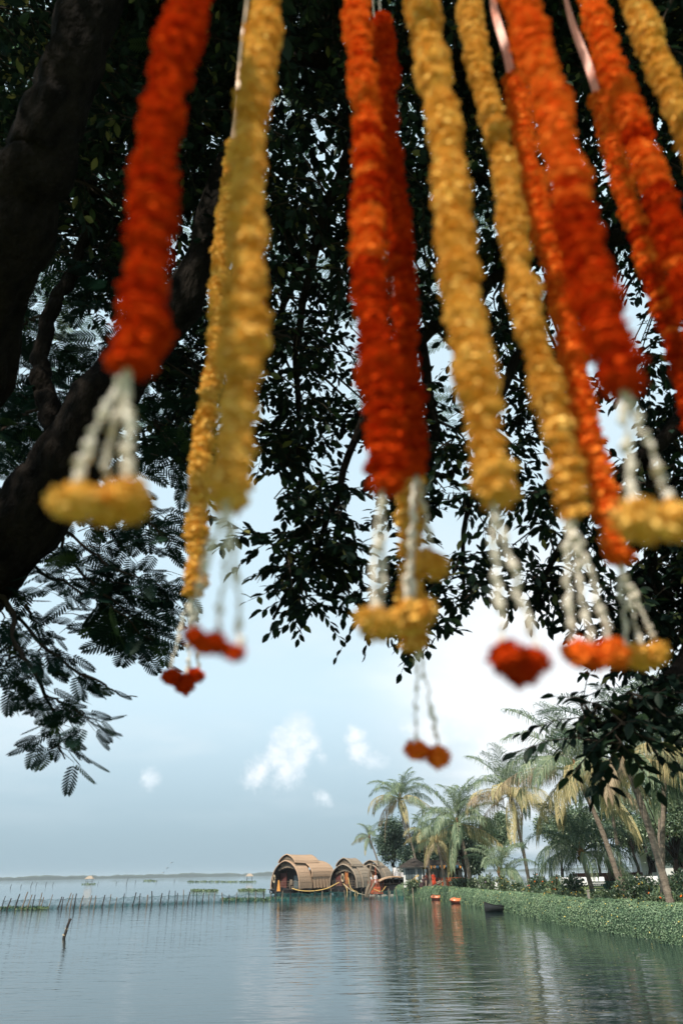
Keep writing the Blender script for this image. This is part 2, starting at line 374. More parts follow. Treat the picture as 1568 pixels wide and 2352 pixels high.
# ================================================================== SETTING
# lake: one sheet out to the far shore
lk = MB(); lk.add([(-3200,-300,0),(3200,-300,0),(3200,3300,0),(-3200,3300,0)], [(0,1,2,3)])
obj('water', lk, M['water'], kind='structure')
# bank line where land meets water (surveyed), running from beside the camera out to the landing
WL = [(-70,-30),(-45,-2),(-14,4.6),(0,5.6),(8,6.4),(11.6,12),(13.6,22)] + \
     [tuple(PG(u, v, 0).xy) for u, v in ((1568,2170),(1488,2154),(1416,2142),(1321,2127),(1259,2115.7),(1183,2097),(1130,2089.5),(1068,2077.6),(1006,2065.7))] + \
     [(7.9,98.5),(6.2,101.5),(6.3,105.5),(9.6,109),(9.8,118),(10.5,127),(14,134)]
BACK = [(30,138),(60,140),(120,146),(240,160),(240,-80),(-70,-80)]
LAWN = 1.15
def ground():
    mb = MB(); ring = WL + BACK; n = len(ring); c = Vector((0,0))
    ctr = Vector((60, 40))
    ins = []
    for i, p in enumerate(ring):
        a, b = Vector(ring[i-1]), Vector(ring[(i+1) % n]); t = (b-a).normalized(); nrm = Vector((t.y, -t.x))
        ins.append(Vector(p) + nrm*1.8)
    top = [(p.x, p.y, LAWN) for p in ins]; low = [(p[0]+(q.x-p[0])*.62, p[1]+(q.y-p[1])*.62, 0.1) for p, q in zip(ring, ins)]; bot = [(p[0], p[1], -1.0) for p in low]
    mb.add(top, [tuple(range(n))])
    mb.add(top+low, [(i, (i+1) % n, n+(i+1) % n, n+i) for i in range(n)])
    mb.add(low+bot, [(i, (i+1) % n, n+(i+1) % n, n+i) for i in range(n)])
    me = mb.mesh('ground'); bm = bmesh.new(); bm.from_mesh(me); bmesh.ops.remove_doubles(bm, verts=bm.verts, dist=1e-4)
    bmesh.ops.recalc_face_normals(bm, faces=bm.faces); bm.to_mesh(me); bm.free(); return me
obj('ground', ground(), M['lawn'], kind='structure')
# far shore: a low wooded strip across the lake
def far_shore():
    mb = MB(); r0 = 2450; top = []; n = 420
    for i in range(n+1):
        a = -0.95 + 1.9*i/n
        h = 9 + 5*mnoise.noise(Vector((i*0.13, 0, 0))) + 3.2*mnoise.noise(Vector((i*0.71, 3, 0))) + (1.5 if i % 3 else 0)
        if a > -0.02: h *= 0.8
        x, y = math.sin(a), math.cos(a)
        rr = r0 + 400*math.sin(a*2.1+0.8)
        top.append(((x*rr, y*rr, -0.5), (x*rr, y*rr, h*0.75), (x*(rr+30), y*(rr+30), h), (x*(rr+220), y*(rr+220), h*0.7)))
    vs = [q for t in top for q in t]
    mb.add(vs, [(4*i+k, 4*i+4+k, 4*i+5+k, 4*i+1+k) for i in range(n) for k in range(3)])
    return mb
obj('far_shore', far_shore(), M['far_land'], kind='structure')

# ------------------------------------------------------------------ leaf templates
LEAF_V = [(0,0,0),(.25,.19,.035),(.55,.245,.02),(.82,.135,-.05),(1,0,-.13),(.25,0,-.015),(.55,0,-.035),(.82,0,-.085),(.25,-.19,.035),(.55,-.245,.02),(.82,-.135,-.05)]
LEAF_F = [(0,5,1),(5,6,2),(5,2,1),(6,7,3),(6,3,2),(7,4,3),(0,8,5),(8,9,6),(8,6,5),(9,10,7),(9,7,6),(10,4,7)]
DIA_V = [(0,0,0),(.5,.30,.06),(1,0,-.04),(.5,-.30,.06)]
DIA_F = [(0,2,1),(0,3,2)]

# ================================================================== NEAR TREES
# --- broad-leaved tree overhead
def gnarl(mb, n, amt):
    c = len(mb.v)//n
    for i in range(c):
        ring = [Vector(q) for q in mb.v[i*n:(i+1)*n]]; ctr = sum(ring, Vector())/n
        for k in range(n):
            d = ring[k]-ctr; f = 1 + amt*(mnoise.noise(Vector((math.cos(6.283*k/n)*1.8, math.sin(6.283*k/n)*1.8, i*.16))) + .6*mnoise.noise(Vector((math.cos(6.283*k/n)*5, math.sin(6.283*k/n)*5, i*.35))))
            mb.v[i*n+k] = tuple(ctr + d*f)
def limb_tube(pts, r0, r1, n=26, sides=10, wob=0.05):
    p = bez(pts, n); rad = []
    for i in range(n):
        t = i/(n-1); rad.append((r0*(1-t) + r1*t)*(1+0.14*mnoise.noise(Vector((i*0.45, r0*50, 0)))))
        p[i] = p[i] + Vector((mnoise.noise(Vector((i*0.3, 1, r0*9))), mnoise.noise(Vector((i*0.3, 5, r0*9))), mnoise.noise(Vector((i*0.3, 9, r0*9)))))*wob
    return p, rad
broad = empty('broadleaf_tree', (7.5, 2.2, LAWN), label='dark glossy-leaved tree arching over the hanging garlands', category='tree')
OB = Vector((7.5, 2.2, LAWN))
mb = MB(); p, r = limb_tube([(0,0,-0.4),(-.1,.3,1.6),(-.3,.9,3.2),(-.5,1.6,4.6)], 0.42, 0.27); mb.tube(p, r, 14)
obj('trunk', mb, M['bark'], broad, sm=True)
fork = OB + Vector((-.5,1.6,4.6))
limb_pts = [
    [fork, P(1750,-150,7.2), P(1480,80,7.0), P(1200,120,6.8), P(900,150,6.8), P(650,120,7.0), P(480,40,7.2)],
    [fork, P(1800,300,6.8), P(1560,480,6.4), P(1330,560,6.4), P(1120,640,6.5), P(960,760,6.6)],
    [fork, P(1820,700,6.0), P(1620,900,5.8), P(1480,1050,5.7), P(1340,1180,5.8), P(1240,1330,5.9)],
    [fork, P(1800,1000,5.2), P(1640,1380,5.0), P(1540,1560,4.8), P(1430,1640,4.7), P(1330,1680,4.6)],
    [P(900,150,6.8), P(780,380,6.7), P(720,600,6.6), P(680,800,6.5), P(690,1020,6.4), P(720,1220,6.3)],
    [P(1120,640,6.5), P(930,820,6.4), P(820,1000,6.2), P(760,1180,6.1), P(690,1320,6.0), P(620,1430,5.9)],
    [P(960,760,6.6), P(990,1000,6.4), P(960,1180,6.2), P(940,1330,6.1), P(960,1450,6.1)],
    [P(1200,120,6.8), P(1040,330,7.2), P(880,480,7.5), P(690,590,7.6), P(560,700,7.6), P(470,860,7.4)],
    [P(1330,560,6.4), P(1220,760,6.3), P(1130,960,6.2), P(1080,1150,6.1), P(1060,1380,6.0)],
    [P(650,120,7.0), P(520,260,7.0), P(390,420,7.0), P(300,560,7.2)],
    [P(690,590,7.6), P(600,840,7.2), P(540,1000,7.0), P(480,1130,6.9)],
    [P(1480,1050,5.7), P(1500,1250,5.6), P(1480,1400,5.5), P(1420,1500,5.5)],
    [fork, Vector((5,1.5,7.4)), Vector((2.5,.3,7.9)), Vector((0,-.8,8.0)), Vector((-3.5,-1.4,7.6))],
    [fork, Vector((5.5,-.5,7.0)), Vector((3.5,-2.4,7.4)), Vector((.5,-3.6,7.5)), Vector((-2.5,-4.4,7.2))],
]
limb_r = [(0.17,.035),(0.15,.03),(0.12,.02),(0.10,.015),(.06,.014),(.055,.012),(.05,.012),(.06,.016),(.06,.014),(.05,.014),(.04,.012),(.04,.012),(.13,.03),(.11,.03)]
limb_samples = []
for pts, (a, b) in zip(limb_pts, limb_r):
    p, r = limb_tube([q-OB for q in pts], a, b, 30, 9, 0.06); mb = MB(); mb.tube(p, r, 9); obj('limb', mb, M['bark'], broad, sm=True)
    limb_samples += [q+OB for q in p[3:]]
LS = np.array([list(q) for q in limb_samples])
# where the foliage of this tree is thick, thin or open (surveyed outline of the crown, leaves sit 5-8 m out)
LOW = [(-400,600),(200,640),(300,900),(330,1090),(430,1150),(540,1210),(590,1290),(600,1420),(700,1440),(760,1400),(850,1480),(900,1470),(960,1500),(1040,1530),(1085,1470),(1130,1400),(1200,1430),(1250,1500),(1320,1540),(1568,1560),(2100,1560)]
HOLES = [(1010,860,45,95,.97),(1045,960,50,60,.9),(1235,1050,38,75,.9),(1215,1170,45,60,.85),(650,1185,55,30,.9),(700,640,32,36,.85),(775,900,22,60,.7),(1140,1270,55,80,.75),(1270,1290,60,50,.7),
         (1240,1420,45,50,.7),(590,1080,40,50,.6),(610,1260,30,70,.8),(900,780,60,50,.5),(760,330,60,60,.45),(540,760,40,60,.6),(480,930,40,50,.6),(370,830,40,60,.7),(1500,700,60,60,.5),(1520,880,60,50,.7),(1010,600,30,60,.4),(1130,1390,30,60,.8),(820,1130,40,60,.4),(900,1280,40,50,.5)]
def low(u): return float(np.interp(u, [a for a, b in LOW], [b for a, b in LOW]))
def mask(u, v):
    d = 1.0
    if v > low(u)-25:
        return (0.62 if mnoise.noise(Vector((u*.02, v*.02, 8))) > -.12 else .1) if ((u-1420)/165)**2 + ((v-1650)/100)**2 < 1 else (0.5 if u > 1480 and 1520 < v < 1740 else 0)
    for (a, b, ru, rv, s) in HOLES:
        if ((u-a)/ru)**2 + ((v-b)/rv)**2 < 1: d *= (1-s)
    if u < 330: d *= 0.85
    d *= 0.60 + 0.9*mnoise.noise(Vector((u*0.009, v*0.009, 3.1)))+0.2 if v > 500 else 1.0
    return d
clusters = []
tries = 0
while len(clusters) < 1050 and tries < 30000:
    tries += 1
    u, v = random.uniform(-150, 1850), random.uniform(-450, 1770)
    if random.random() > mask(u, v): continue
    dp = random.uniform(6.0, 9.6) if v < 1100 else random.uniform(5.3, 6.8)
    if v > low(u)-25: dp = random.uniform(4.2, 5.2)
    clusters.append((P(u, v, dp), u, v))
# clusters added overhead and behind the camera to darken the garlands and limbs
for _ in range(190):
    x, y = random.uniform(-5.5, 6.5), random.uniform(-5.0, 2.2)
    q = Vector((x, y, 7.0 + random.uniform(-.8, 1.6) + .12*y))
    if mnoise.noise(Vector((x*.55, y*.55, 2.0))) > -.14: continue
    clusters.append((q, 700, 0))
for _ in range(5):     # low clusters added out of view to break the sun on the garlands
    clusters.append((Vector((random.uniform(-1.3, 1.0), random.uniform(-3.6, -.9), random.uniform(6.3, 7.4))), 700, 0))
for _ in range(5):  # more clusters added out of view to shade the leftmost garland
    clusters.append((Vector((random.uniform(-2.7, -2.0), random.uniform(-2.9, -1.5), random.uniform(6.3, 7.4))), 700, 0))
# clusters on the sun's path are left out so these garland spots stay lit
LIT_SPOTS = [PY(560,650,.82), PY(545,900,.82), PY(530,1080,.82), PY(1050,350,.86), PY(1090,700,.86), PY(1250,850,.99), PY(1150,350,.99), PY(1300,800,1.2), PY(1390,1180,1.2), PY(1210,150,.75), PY(1290,420,.75), PY(850,250,.95), PY(445,1200,1.75)]
def blocks_spot(c):
    for g in LIT_SPOTS:
        w = c - g; t = w.dot(sun_dir)
        if t > .5 and (w - sun_dir*t).length < .46: return True
    return False
clusters = [c for c in clusters if not blocks_spot(c[0])]
twig = MB(); ld, ln, lo, ls_, edge = [], [], [], [], []
for c, u, v in clusters:
    d2 = np.linalg.norm(LS - np.array(c), axis=1); k = int(np.argmin(d2)); s = Vector(LS[k])
    mid = (s+c)/2 + Vector((random.uniform(-.15,.15), random.uniform(-.15,.15), random.uniform(0,.25)))
    bp = bez([s-OB, mid-OB, c-OB], 7)
    L0 = (c-s).length
    twig.tube(bp, [0.006+0.010*min(L0,1.2)*(1-i/6) for i in range(7)], 4, False)
    nsp = random.randint(7, 10)
    for j in range(nsp):
        t = random.uniform(0.35, 1.0) if j else 1.0
        o = s.lerp(mid, t*2) if t < .5 else mid.lerp(c, t*2-1)
        d = Vector((random.gauss(0,1), random.gauss(0,1), random.gauss(-0.35,.55))).normalized()
        ln_ = random.uniform(.24, .46)
        e = o + d*ln_ + Vector((0,0,-.06)); m_ = o + d*ln_*.5
        twig.tube([o-OB, m_-OB, e-OB], [.0045,.0035,.002], 3, False)
        nl = random.randint(7, 11)
        for q in range(nl):
            tt = 0.15 + 0.85*q/(nl-1); pos = o.lerp(m_, tt*2) if tt < .5 else m_.lerp(e, tt*2-1)
            side = d.cross(Vector((0,0,1))).normalized()*(1 if q % 2 else -1)
            dv = d*0.55 + side*random.uniform(.4,.9) + Vector((random.gauss(0,.22), random.gauss(0,.22), random.uniform(-.75,.1)))
            if q == nl-1: dv = d + Vector((0,0,-.3))
            lo.append(tuple(pos)); ld.append(tuple(dv)); ls_.append(random.uniform(.08,.135))
            ln.append((random.gauss(0,.5), random.gauss(0,.5), 1)); edge.append(v - low(u) if v < low(u) else v-1600+20)
lo, ld, ln, ls_, edge = map(np.array, (lo, ld, ln, ls_, edge))
# only the leaves at the ragged lower rim can be picked out singly
order = np.argsort(-edge); first, rest = order[:300], order[300:]
T = frames(ld, ln, ls_)
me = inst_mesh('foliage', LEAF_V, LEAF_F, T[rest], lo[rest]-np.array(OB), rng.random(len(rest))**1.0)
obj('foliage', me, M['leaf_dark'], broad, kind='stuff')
obj('twigs', twig, M['twig'], broad, kind='stuff')
# leaf layer added over the crown to keep everything below in shade
nt_ = 3000; cc = np.stack([rng.uniform(-7.5, 8, nt_), rng.uniform(-3.0, 6.5, nt_), rng.uniform(10.6, 12.8, nt_)], 1)
O = np.repeat(cc, 8, axis=0) + rng.normal(size=(nt_*8, 3))*.22; dv = rng.normal(size=O.shape); dv[:, 2] -= .5; nn = rng.normal(size=O.shape)*.45 + np.array([0, 0, 1.])
obj('shading_foliage', inst_mesh('shading_foliage', DIA_V, DIA_F, frames(dv, nn, rng.uniform(.12, .24, len(O))), O-np.array(OB), rng.random(len(O))), M['leaf_dark'], broad, kind='stuff')
leafme = bpy.data.meshes.new('leaf'); leafme.from_pydata(LEAF_V, [], LEAF_F); leafme.materials.append(M['leaf_one'])
for i in first:
    o = bpy.data.objects.new('leaf', leafme); COL.objects.link(o); o.parent = broad
    mm = Matrix([list(r_) for r_ in T[i]]).to_4x4(); mm.translation = Vector(lo[i]) - OB; o.matrix_local = mm

# --- feathery-leaved tree on the left
OF = Vector((-4.6, 2.6, LAWN))
feath = empty('rain_tree', OF, label='massive dark tree with leaning limbs and feathery leaves over the lake', category='tree')
def add_limb(pts, r0, r1, n=30, sides=14, name='limb'):
    n, sides = n*2, 26; p, r = limb_tube([q-OF for q in pts], r0, r1, n, sides, 0.05); mb = MB(); mb.tube(p, r, sides); gnarl(mb, sides, .22); return obj(name, mb, M['bark'], feath, sm=True)
add_limb([OF+Vector((0,0,-.5)), OF+Vector((.25,.35,1.0)), OF+Vector((.7,.75,2.0)), P(-330,1150,4.6)], 0.62, 0.36, name='trunk')
J = P(-330,1150,4.6)
add_limb([J, P(-160,980,4.5), P(-60,800,4.4), P(20,570,4.3), P(75,390,4.3), P(140,215,4.4), P(215,0,4.6), P(330,-330,5.0)], 0.27, 0.15)
add_limb([OF+Vector((.5,.6,1.6)), P(-190,1440,5.2), P(-40,1290,5.2), P(75,1180,5.3), P(165,1060,5.4), P(235,930,5.5), P(310,820,5.7), P(400,715,5.9), P(455,615,6.1), P(490,480,6.3), P(540,300,6.7), P(560,40,7.2)], 0.36, 0.07)
add_limb([P(165,1060,5.4), P(110,930,5.7), P(95,830,6.0), P(125,700,6.3), P(180,600,6.6), P(215,420,7)], 0.10, 0.04)
fine = {
 'A': ([(-60,1340),(23,1394),(39,1488),(78,1542),(125,1640),(135,1690),(144,1738)], 4.9, .020),
 'A2': ([(105,1600),(150,1618),(187,1636),(215,1660)], 4.8, .007),
 'A3': ([(39,1480),(10,1540),(0,1580)], 4.9, .007),
 'B': ([(-20,1350),(35,1410),(117,1499),(219,1562),(258,1587),(310,1599)], 5.1, .014),
 'C': ([(60,1220),(78,1300),(176,1351),(273,1406),(345,1470)], 5.3, .014),
 'D': ([(140,1180),(152,1269),(203,1331),(250,1374),(312,1421),(370,1450)], 5.4, .014),
 'E': ([(150,1150),(156,1218),(219,1273),(273,1312),(355,1339),(400,1370)], 5.6, .014),
 'F': ([(200,1040),(260,1130),(330,1190),(390,1240)], 5.8, .016),
 'G': ([(-40,1300),(0,1370),(10,1440)], 5.0, .012),
 'H': ([(60,1390),(90,1460),(95,1530)], 5.2, .010),
 'I': ([(235,930),(330,960),(400,1020),(440,1100)], 6.2, .02),
 'K': ([(110,930),(40,960),(-20,1010)], 6.0, .02),
 'M': ([(120,720),(60,740),(10,800)], 6.6, .02),
}
fl_o, fl_d, fl_n, fl_s = [], [], [], []
fb = MB()
for key, (pts, dp, rad) in fine.items():
    pp = bez([P(u, v, dp+0.25*math.sin(i*1.7)) for i, (u, v) in enumerate(pts)], 26)
    for i in range(26):
        pp[i] = pp[i] + Vector((mnoise.noise(Vector((i*.5, 1, rad*99))), mnoise.noise(Vector((i*.5, 4, rad*99))), mnoise.noise(Vector((i*.5, 8, rad*99)))))*0.03
    fb.tube([q-OF for q in pp], [rad*(1-.85*i/25)+.002 for i in range(26)], 6, False)
    L_ = sum((pp[i+1]-pp[i]).length for i in range(25)); ns = max(4, int(L_/(0.045 if key in ('A','A2','A3','B','H') else 0.07)))
    for k in range(ns):
        t = (k+random.random()*.6)/ns
        if t < 0.25 and rad > .012: continue
        i = min(24, int(t*25)); o = pp[i]; tg = (pp[i+1]-pp[i]).normalized()
        if key == 'B' and t > .62: continue
        sidev = tg.cross(Vector((0,0,1))).normalized()*(1 if k % 2 else -1)
        # short side shoot carrying 1-3 leaves
        e = o + (tg*.4 + sidev*random.uniform(.3,1) + Vector((0,0,random.uniform(-.5,.2))))*random.uniform(.04,.20)
        fb.tube([o-OF, e-OF], [.0035,.0018], 3, False)
        for w in range(random.choice((1,2,2))):
            dv = tg*random.uniform(.2,.9) + sidev*random.uniform(.2,1.1) + Vector((random.gauss(0,.3), random.gauss(0,.3), random.uniform(-.6,.15)))
            fl_o.append(tuple(e)); fl_d.append(tuple(dv)); fl_n.append((random.gauss(0,.35), random.gauss(0,.35), 1)); fl_s.append(random.uniform(.14,.22) if key in ('A','A2','A3','B','H') else random.uniform(.18,.30))
# hanging sprays between the limbs
def spray(n, u0, u1, v0, v1, d0, d1, s0, s1, ok=lambda u, v: True):
    k = 0
    while k < n:
        u, v = random.uniform(u0, u1), random.uniform(v0, v1)
        if not ok(u, v): continue
        c = P(u, v, random.uniform(d0, d1)); k += 1
        d = Vector((random.gauss(0,1), random.gauss(0,1), random.gauss(-.3,.4))).normalized()
        e = c + d*random.uniform(.25,.5); fb.tube([c-OF, (c+e)/2-OF+Vector((0,0,.03)), e-OF], [.006,.004,.002], 3, False)
        for w in range(4):
            o = c.lerp(e, (w+.5)/4); sv = d.cross(Vector((0,0,1))).normalized()*(1 if w % 2 else -1)
            dv = d*.5 + sv + Vector((0,0,random.uniform(-.6,.1)))
            fl_o.append(tuple(o)); fl_d.append(tuple(dv)); fl_n.append((random.gauss(0,.35), random.gauss(0,.35), 1)); fl_s.append(random.uniform(s0, s1))
spray(120, -150, 420, 880, 1330, 5.8, 7.5, .2, .3, lambda u, v: v < 1380 - 0.2*u and (u < 330 or v > 950))
spray(30, 180, 410, 1330, 1500, 5.4, 6.4, .2, .3, lambda u, v: v < 1380 + 0.3*u)
spray(110, -200, 480, -200, 900, 6.4, 8.5, .2, .3)
spray(80, -60, 340, 540, 1050, 6.4, 8.2, .2, .3)
def feather_template(pairs=7, lp=11):
    V, F = [], []
    def quad(a, b, w):
        a, b = np.array(a), np.array(b); d = b-a; nrm = np.array([-d[1], d[0], 0]); nrm = nrm/np.linalg.norm(nrm)*w/2
        o = len(V); V.extend([a-nrm*.5, a+(b-a)*.5-nrm, b, a+(b-a)*.5+nrm]); F.append((o, o+1, o+2, o+3))
    quad((0,0,0), (1,0,-.06), .012)
    for i in range(pairs):
        x = 0.16 + 0.80*i/(pairs-1); plen = 0.46*math.sin(math.pi*(0.28+0.55*i/(pairs-1)))
        for s in (-1, 1):
            a = math.radians(62 - 26*i/(pairs-1)); dx, dy = math.cos(a), s*math.sin(a)
            b = (x, 0, -.06*x); e = (x+dx*plen, dy*plen, -.06*x-.10*plen)
            quad(b, e, .012)
            for j in range(lp):
                t = (j+.7)/lp; c = np.array(b)*(1-t) + np.array(e)*t; ll = 0.088*math.sin(math.pi*(.22+.68*t))+.012
                for q in (-1, 1):
                    aa = math.atan2(dy, dx) + q*math.radians(66)
                    quad(c, c + np.array([math.cos(aa)*ll, math.sin(aa)*ll, -.01]), .046)
    return np.array(V), np.array(F)
def comb_template(pairs=10):
    V, F = [], []
    def lens(a, b, w):
        a, b = np.array(a), np.array(b); d = b-a; n = np.array([-d[1], d[0], 0]); n = n/np.linalg.norm(n)*w/2
        o = len(V); V.extend([a-n*.4, a+d*.35-n, a+d*.75-n*.85, b, a+d*.75+n*.85, a+d*.35+n, a+n*.4]); F.extend([(o,o+1,o+5,o+6),(o+1,o+2,o+4,o+5),(o+2,o+3,o+3,o+4)])
    lens((0,0,0), (1,0,-.08), .016)
    for i in range(pairs):
        t = i/(pairs-1); x = .14+.82*t; pl = .40*math.sin(math.pi*(.24+.60*t)); a = math.radians(66-30*t)
        for s in (-1, 1): lens((x,0,-.08*x), (x+math.cos(a)*pl, s*math.sin(a)*pl, -.08*x-.12*pl), .072)
    tri = []
    for f in F: tri += [(f[0],f[1],f[2]), (f[0],f[2],f[3])] if len(set(f)) == 4 else [(f[0],f[1],f[3])]
    return np.array(V), np.array(tri)
FV, FF = comb_template()
fl_o, fl_d, fl_n, fl_s = map(np.array, (fl_o, fl_d, fl_n, fl_s))
me = inst_mesh('feathery_foliage', FV, FF, frames(fl_d, fl_n, fl_s), fl_o-np.array(OF), rng.random(len(fl_o)))
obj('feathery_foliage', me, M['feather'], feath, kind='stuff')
obj('twigs', fb, M['twig'], feath, kind='stuff')
# its own higher sprays seen through the gaps, sunlight put into their paler green
hi_o, hi_d, hi_n, hi_s = [], [], [], []
hb = MB()
for k in range(300):
    u, v = random.uniform(-200, 1700), random.uniform(-300, 1050)
    if u > 1100 and v > 700: continue
    if v > 950 and u > 500: continue
    c = P(u, v, random.uniform(9.5, 14)); d = Vector((random.gauss(0,1), random.gauss(0,1), random.gauss(0,.25))).normalized(); e = c + d*.7
    hb.tube([c-OF, e-OF], [.012,.004], 3, False)
    for w in range(5):
        sv = d.cross(Vector((0,0,1))).normalized()*(1 if w % 2 else -1); dv = d*.6+sv+Vector((0,0,random.uniform(-.4,.1)))
        hi_o.append(tuple(c.lerp(e, w/4))); hi_d.append(tuple(dv)); hi_n.append((random.gauss(0,.3), random.gauss(0,.3), 1)); hi_s.append(random.uniform(.32,.46))
hi_o, hi_d, hi_n, hi_s = map(np.array, (hi_o, hi_d, hi_n, hi_s))
FV2, FF2 = feather_template(6, 7)
me = inst_mesh('upper_foliage', FV2, FF2, frames(hi_d, hi_n, hi_s), hi_o-np.array(OF), rng.random(len(hi_o)))
obj('upper_foliage', me, M['feather_lit'], feath, kind='stuff')
obj('upper_twigs', hb, M['twig'], feath, kind='stuff')

# ================================================================== GARLANDS
def flower_mesh(name, seed, rows=8, squash=0.54):
    rs = random.Random(seed); V, F, Rn = [], [], []
    n1, n2 = 12, 7
    for j in range(n2+1):
        ph = math.pi*j/n2
        for i in range(n1):
            a = 2*math.pi*i/n1; V.append((.84*math.sin(ph)*math.cos(a), .84*math.sin(ph)*math.sin(a), .84*squash*math.cos(ph))); Rn.append(.3)
    for j in range(n2):
        for i in range(n1):
            F.append((j*n1+i, j*n1+(i+1) % n1, (j+1)*n1+(i+1) % n1, (j+1)*n1+i))
    for j in range(rows):
        ph = math.pi*(j+.6)/(rows+.2); cnt = max(5, int(19*math.sin(ph)))
        for i in range(cnt):
            a = 2*math.pi*(i+rs.random()*.7)/cnt; p2 = ph + rs.gauss(0,.08)
            n = Vector((math.sin(p2)*math.cos(a), math.sin(p2)*math.sin(a), math.cos(p2)*.9)).normalized()
            c = Vector((math.sin(p2)*math.cos(a), math.sin(p2)*math.sin(a), squash*math.cos(p2)))
            tg = Vector((-math.sin(a), math.cos(a), 0)); tg = (tg + Vector((0,0,rs.gauss(0,.45)))).normalized()
            bn = n.cross(tg); w = rs.uniform(.13,.25); tip = rs.uniform(.90,1.22); rr = rs.random()
            o = len(V)
            b0 = c*.74; m0 = c*.93 + bn*rs.gauss(0,.03); t0 = c*tip + bn*rs.gauss(.0,.15)
            for (q, ww) in ((b0,.5),(m0,1),(t0,.75)):
                V.extend([tuple(q-tg*w*ww), tuple(q+bn*.03), tuple(q+tg*w*ww)]); Rn.extend([rr]*3)
            for k in range(2):
                F.extend([(o+3*k, o+3*k+1, o+3*k+4, o+3*k+3), (o+3*k+1, o+3*k+2, o+3*k+5, o+3*k+4)])
    me = bpy.data.meshes.new(name); me.from_pydata(V, [], F)
    at = me.attributes.new('rnd', 'FLOAT', 'POINT'); at.data.foreach_set('value', Rn); smooth(me); return me
FLW = {c: [flower_mesh('marigold', s+10*k) for s in range(4)] for k, c in enumerate(('mg_orange','mg_red','mg_yellow'))}
BALL = {c: [flower_mesh('marigold', 50+s+10*k, 9, 0.85) for s in range(3)] for k, c in enumerate(('mg_orange','mg_red','mg_yellow'))}
for dct in (FLW, BALL):
    for c in dct:
        for me in dct[c]: me.materials.append(M[c])
def garland(label, colour, bot, y0, dia, pitch, top_v=None, ribbon=None, tassels=(), ballcol=None, ztop=None, sway=0.006, seed=0, mixc_=None):
    rs = random.Random(seed); B = PY(bot[0], bot[1], y0); dia *= 0.97; pitch *= 1.12
    root = empty('marigold_garland', B, label=label, category='garland', group='marigold garlands hung under the trees')
    zt = ztop if ztop else 2.87 + y0*2.125 + 0.22
    if top_v is not None: zt = PY(bot[0], top_v, y0).z
    n = int((zt-B.z)/pitch); kids = []
    ph = rs.random()*6
    for i in range(n):
        z = i*pitch + dia*.3; w = 1 + rs.gauss(0,.075) + 0.07*math.sin(i*.8+ph) + .05*math.sin(i*.23+ph*2)
        if i == 0: w = .92
        dx = sway*math.sin(z*7+ph) + rs.gauss(0,.0022); dy = sway*math.cos(z*5+ph)
        c = colour
        if mixc_ and i/n < mixc_[1] + rs.gauss(0, .11): c = mixc_[0]
        o = bpy.data.objects.new('marigold', rs.choice(FLW[c])); COL.objects.link(o); o.parent = root
        o.location = (dx, dy, z); s = dia/2*w/1.06; o.scale = (s, s, s*rs.uniform(.85,1.1))
        o.rotation_euler = (rs.gauss(0,.2) + (math.pi if rs.random() < .3 else 0), rs.gauss(0,.17), rs.random()*6.28)
    topz = zt - B.z
    pole_z = max(2.87 + y0*2.125 + 0.3, zt + .15) - B.z
    cord = MB(); cord.tube([(0,0,.01),(sway*.5,0,topz*.5),(0,0,topz),(0,0,pole_z)], .0016, 5); obj('cord', cord, M['thread'], root)
    if ribbon:
        rb = MB(); w = .0115; k = 14; vs = []
        for i in range(k+1):
            z = topz - .03 + (pole_z-topz+.03)*i/k; tw = .5*math.sin(i*.5+ph); a = (math.cos(tw)*w, math.sin(tw)*w)
            x = .004*math.sin(i*.7)
            vs += [(x-a[0], -.006-a[1], z), (x+a[0], -.006+a[1], z), (x+a[0], -.003+a[1], z), (x-a[0], -.003-a[1], z)]
        rb.add(vs, [(4*i+q, 4*i+(q+1) % 4, 4*i+4+(q+1) % 4, 4*i+4+q) for i in range(k) for q in range(4)]); obj('ribbon', rb, M[ribbon], root)
    for (su, sv, bu, bv, bd, dy) in tassels:
        E_ = PY(bu, bv, y0+dy) - B; depth = -(CROT.transposed() @ (E_ + B - CPOS)).z; rd = bd*depth/1568/2
        if su is not None:
            S_ = E_ + Vector((0,0,rd*.6)) + Vector(((su)*.006, 0, 0))
            k = 26; pts = []
            for i in range(k):
                t = i/(k-1); q = Vector((0,0,.012)).lerp(S_, t) + Vector((rs.gauss(0,.0026), rs.gauss(0,.0026), 0)) + Vector((0.010*math.sin(t*3.14)*su*.5, 0, 0)); pts.append(q)
            st = MB(); st.tube(pts, [rs.choice((.0020,.0028,.0042,.0062))*sv for i in range(k)], 7); obj('tassel_string', st, M['thread'], root)
        o = bpy.data.objects.new('tassel_flower', rs.choice(BALL[ballcol])); COL.objects.link(o); o.parent = root
        o.location = E_; o.scale = (rd*rs.uniform(.92,1.12), rd*rs.uniform(.9,1.08), rd*rs.uniform(.72,.95)); o.rotation_euler = (rs.gauss(0,.25), rs.gauss(0,.25), rs.random()*6)
    return root
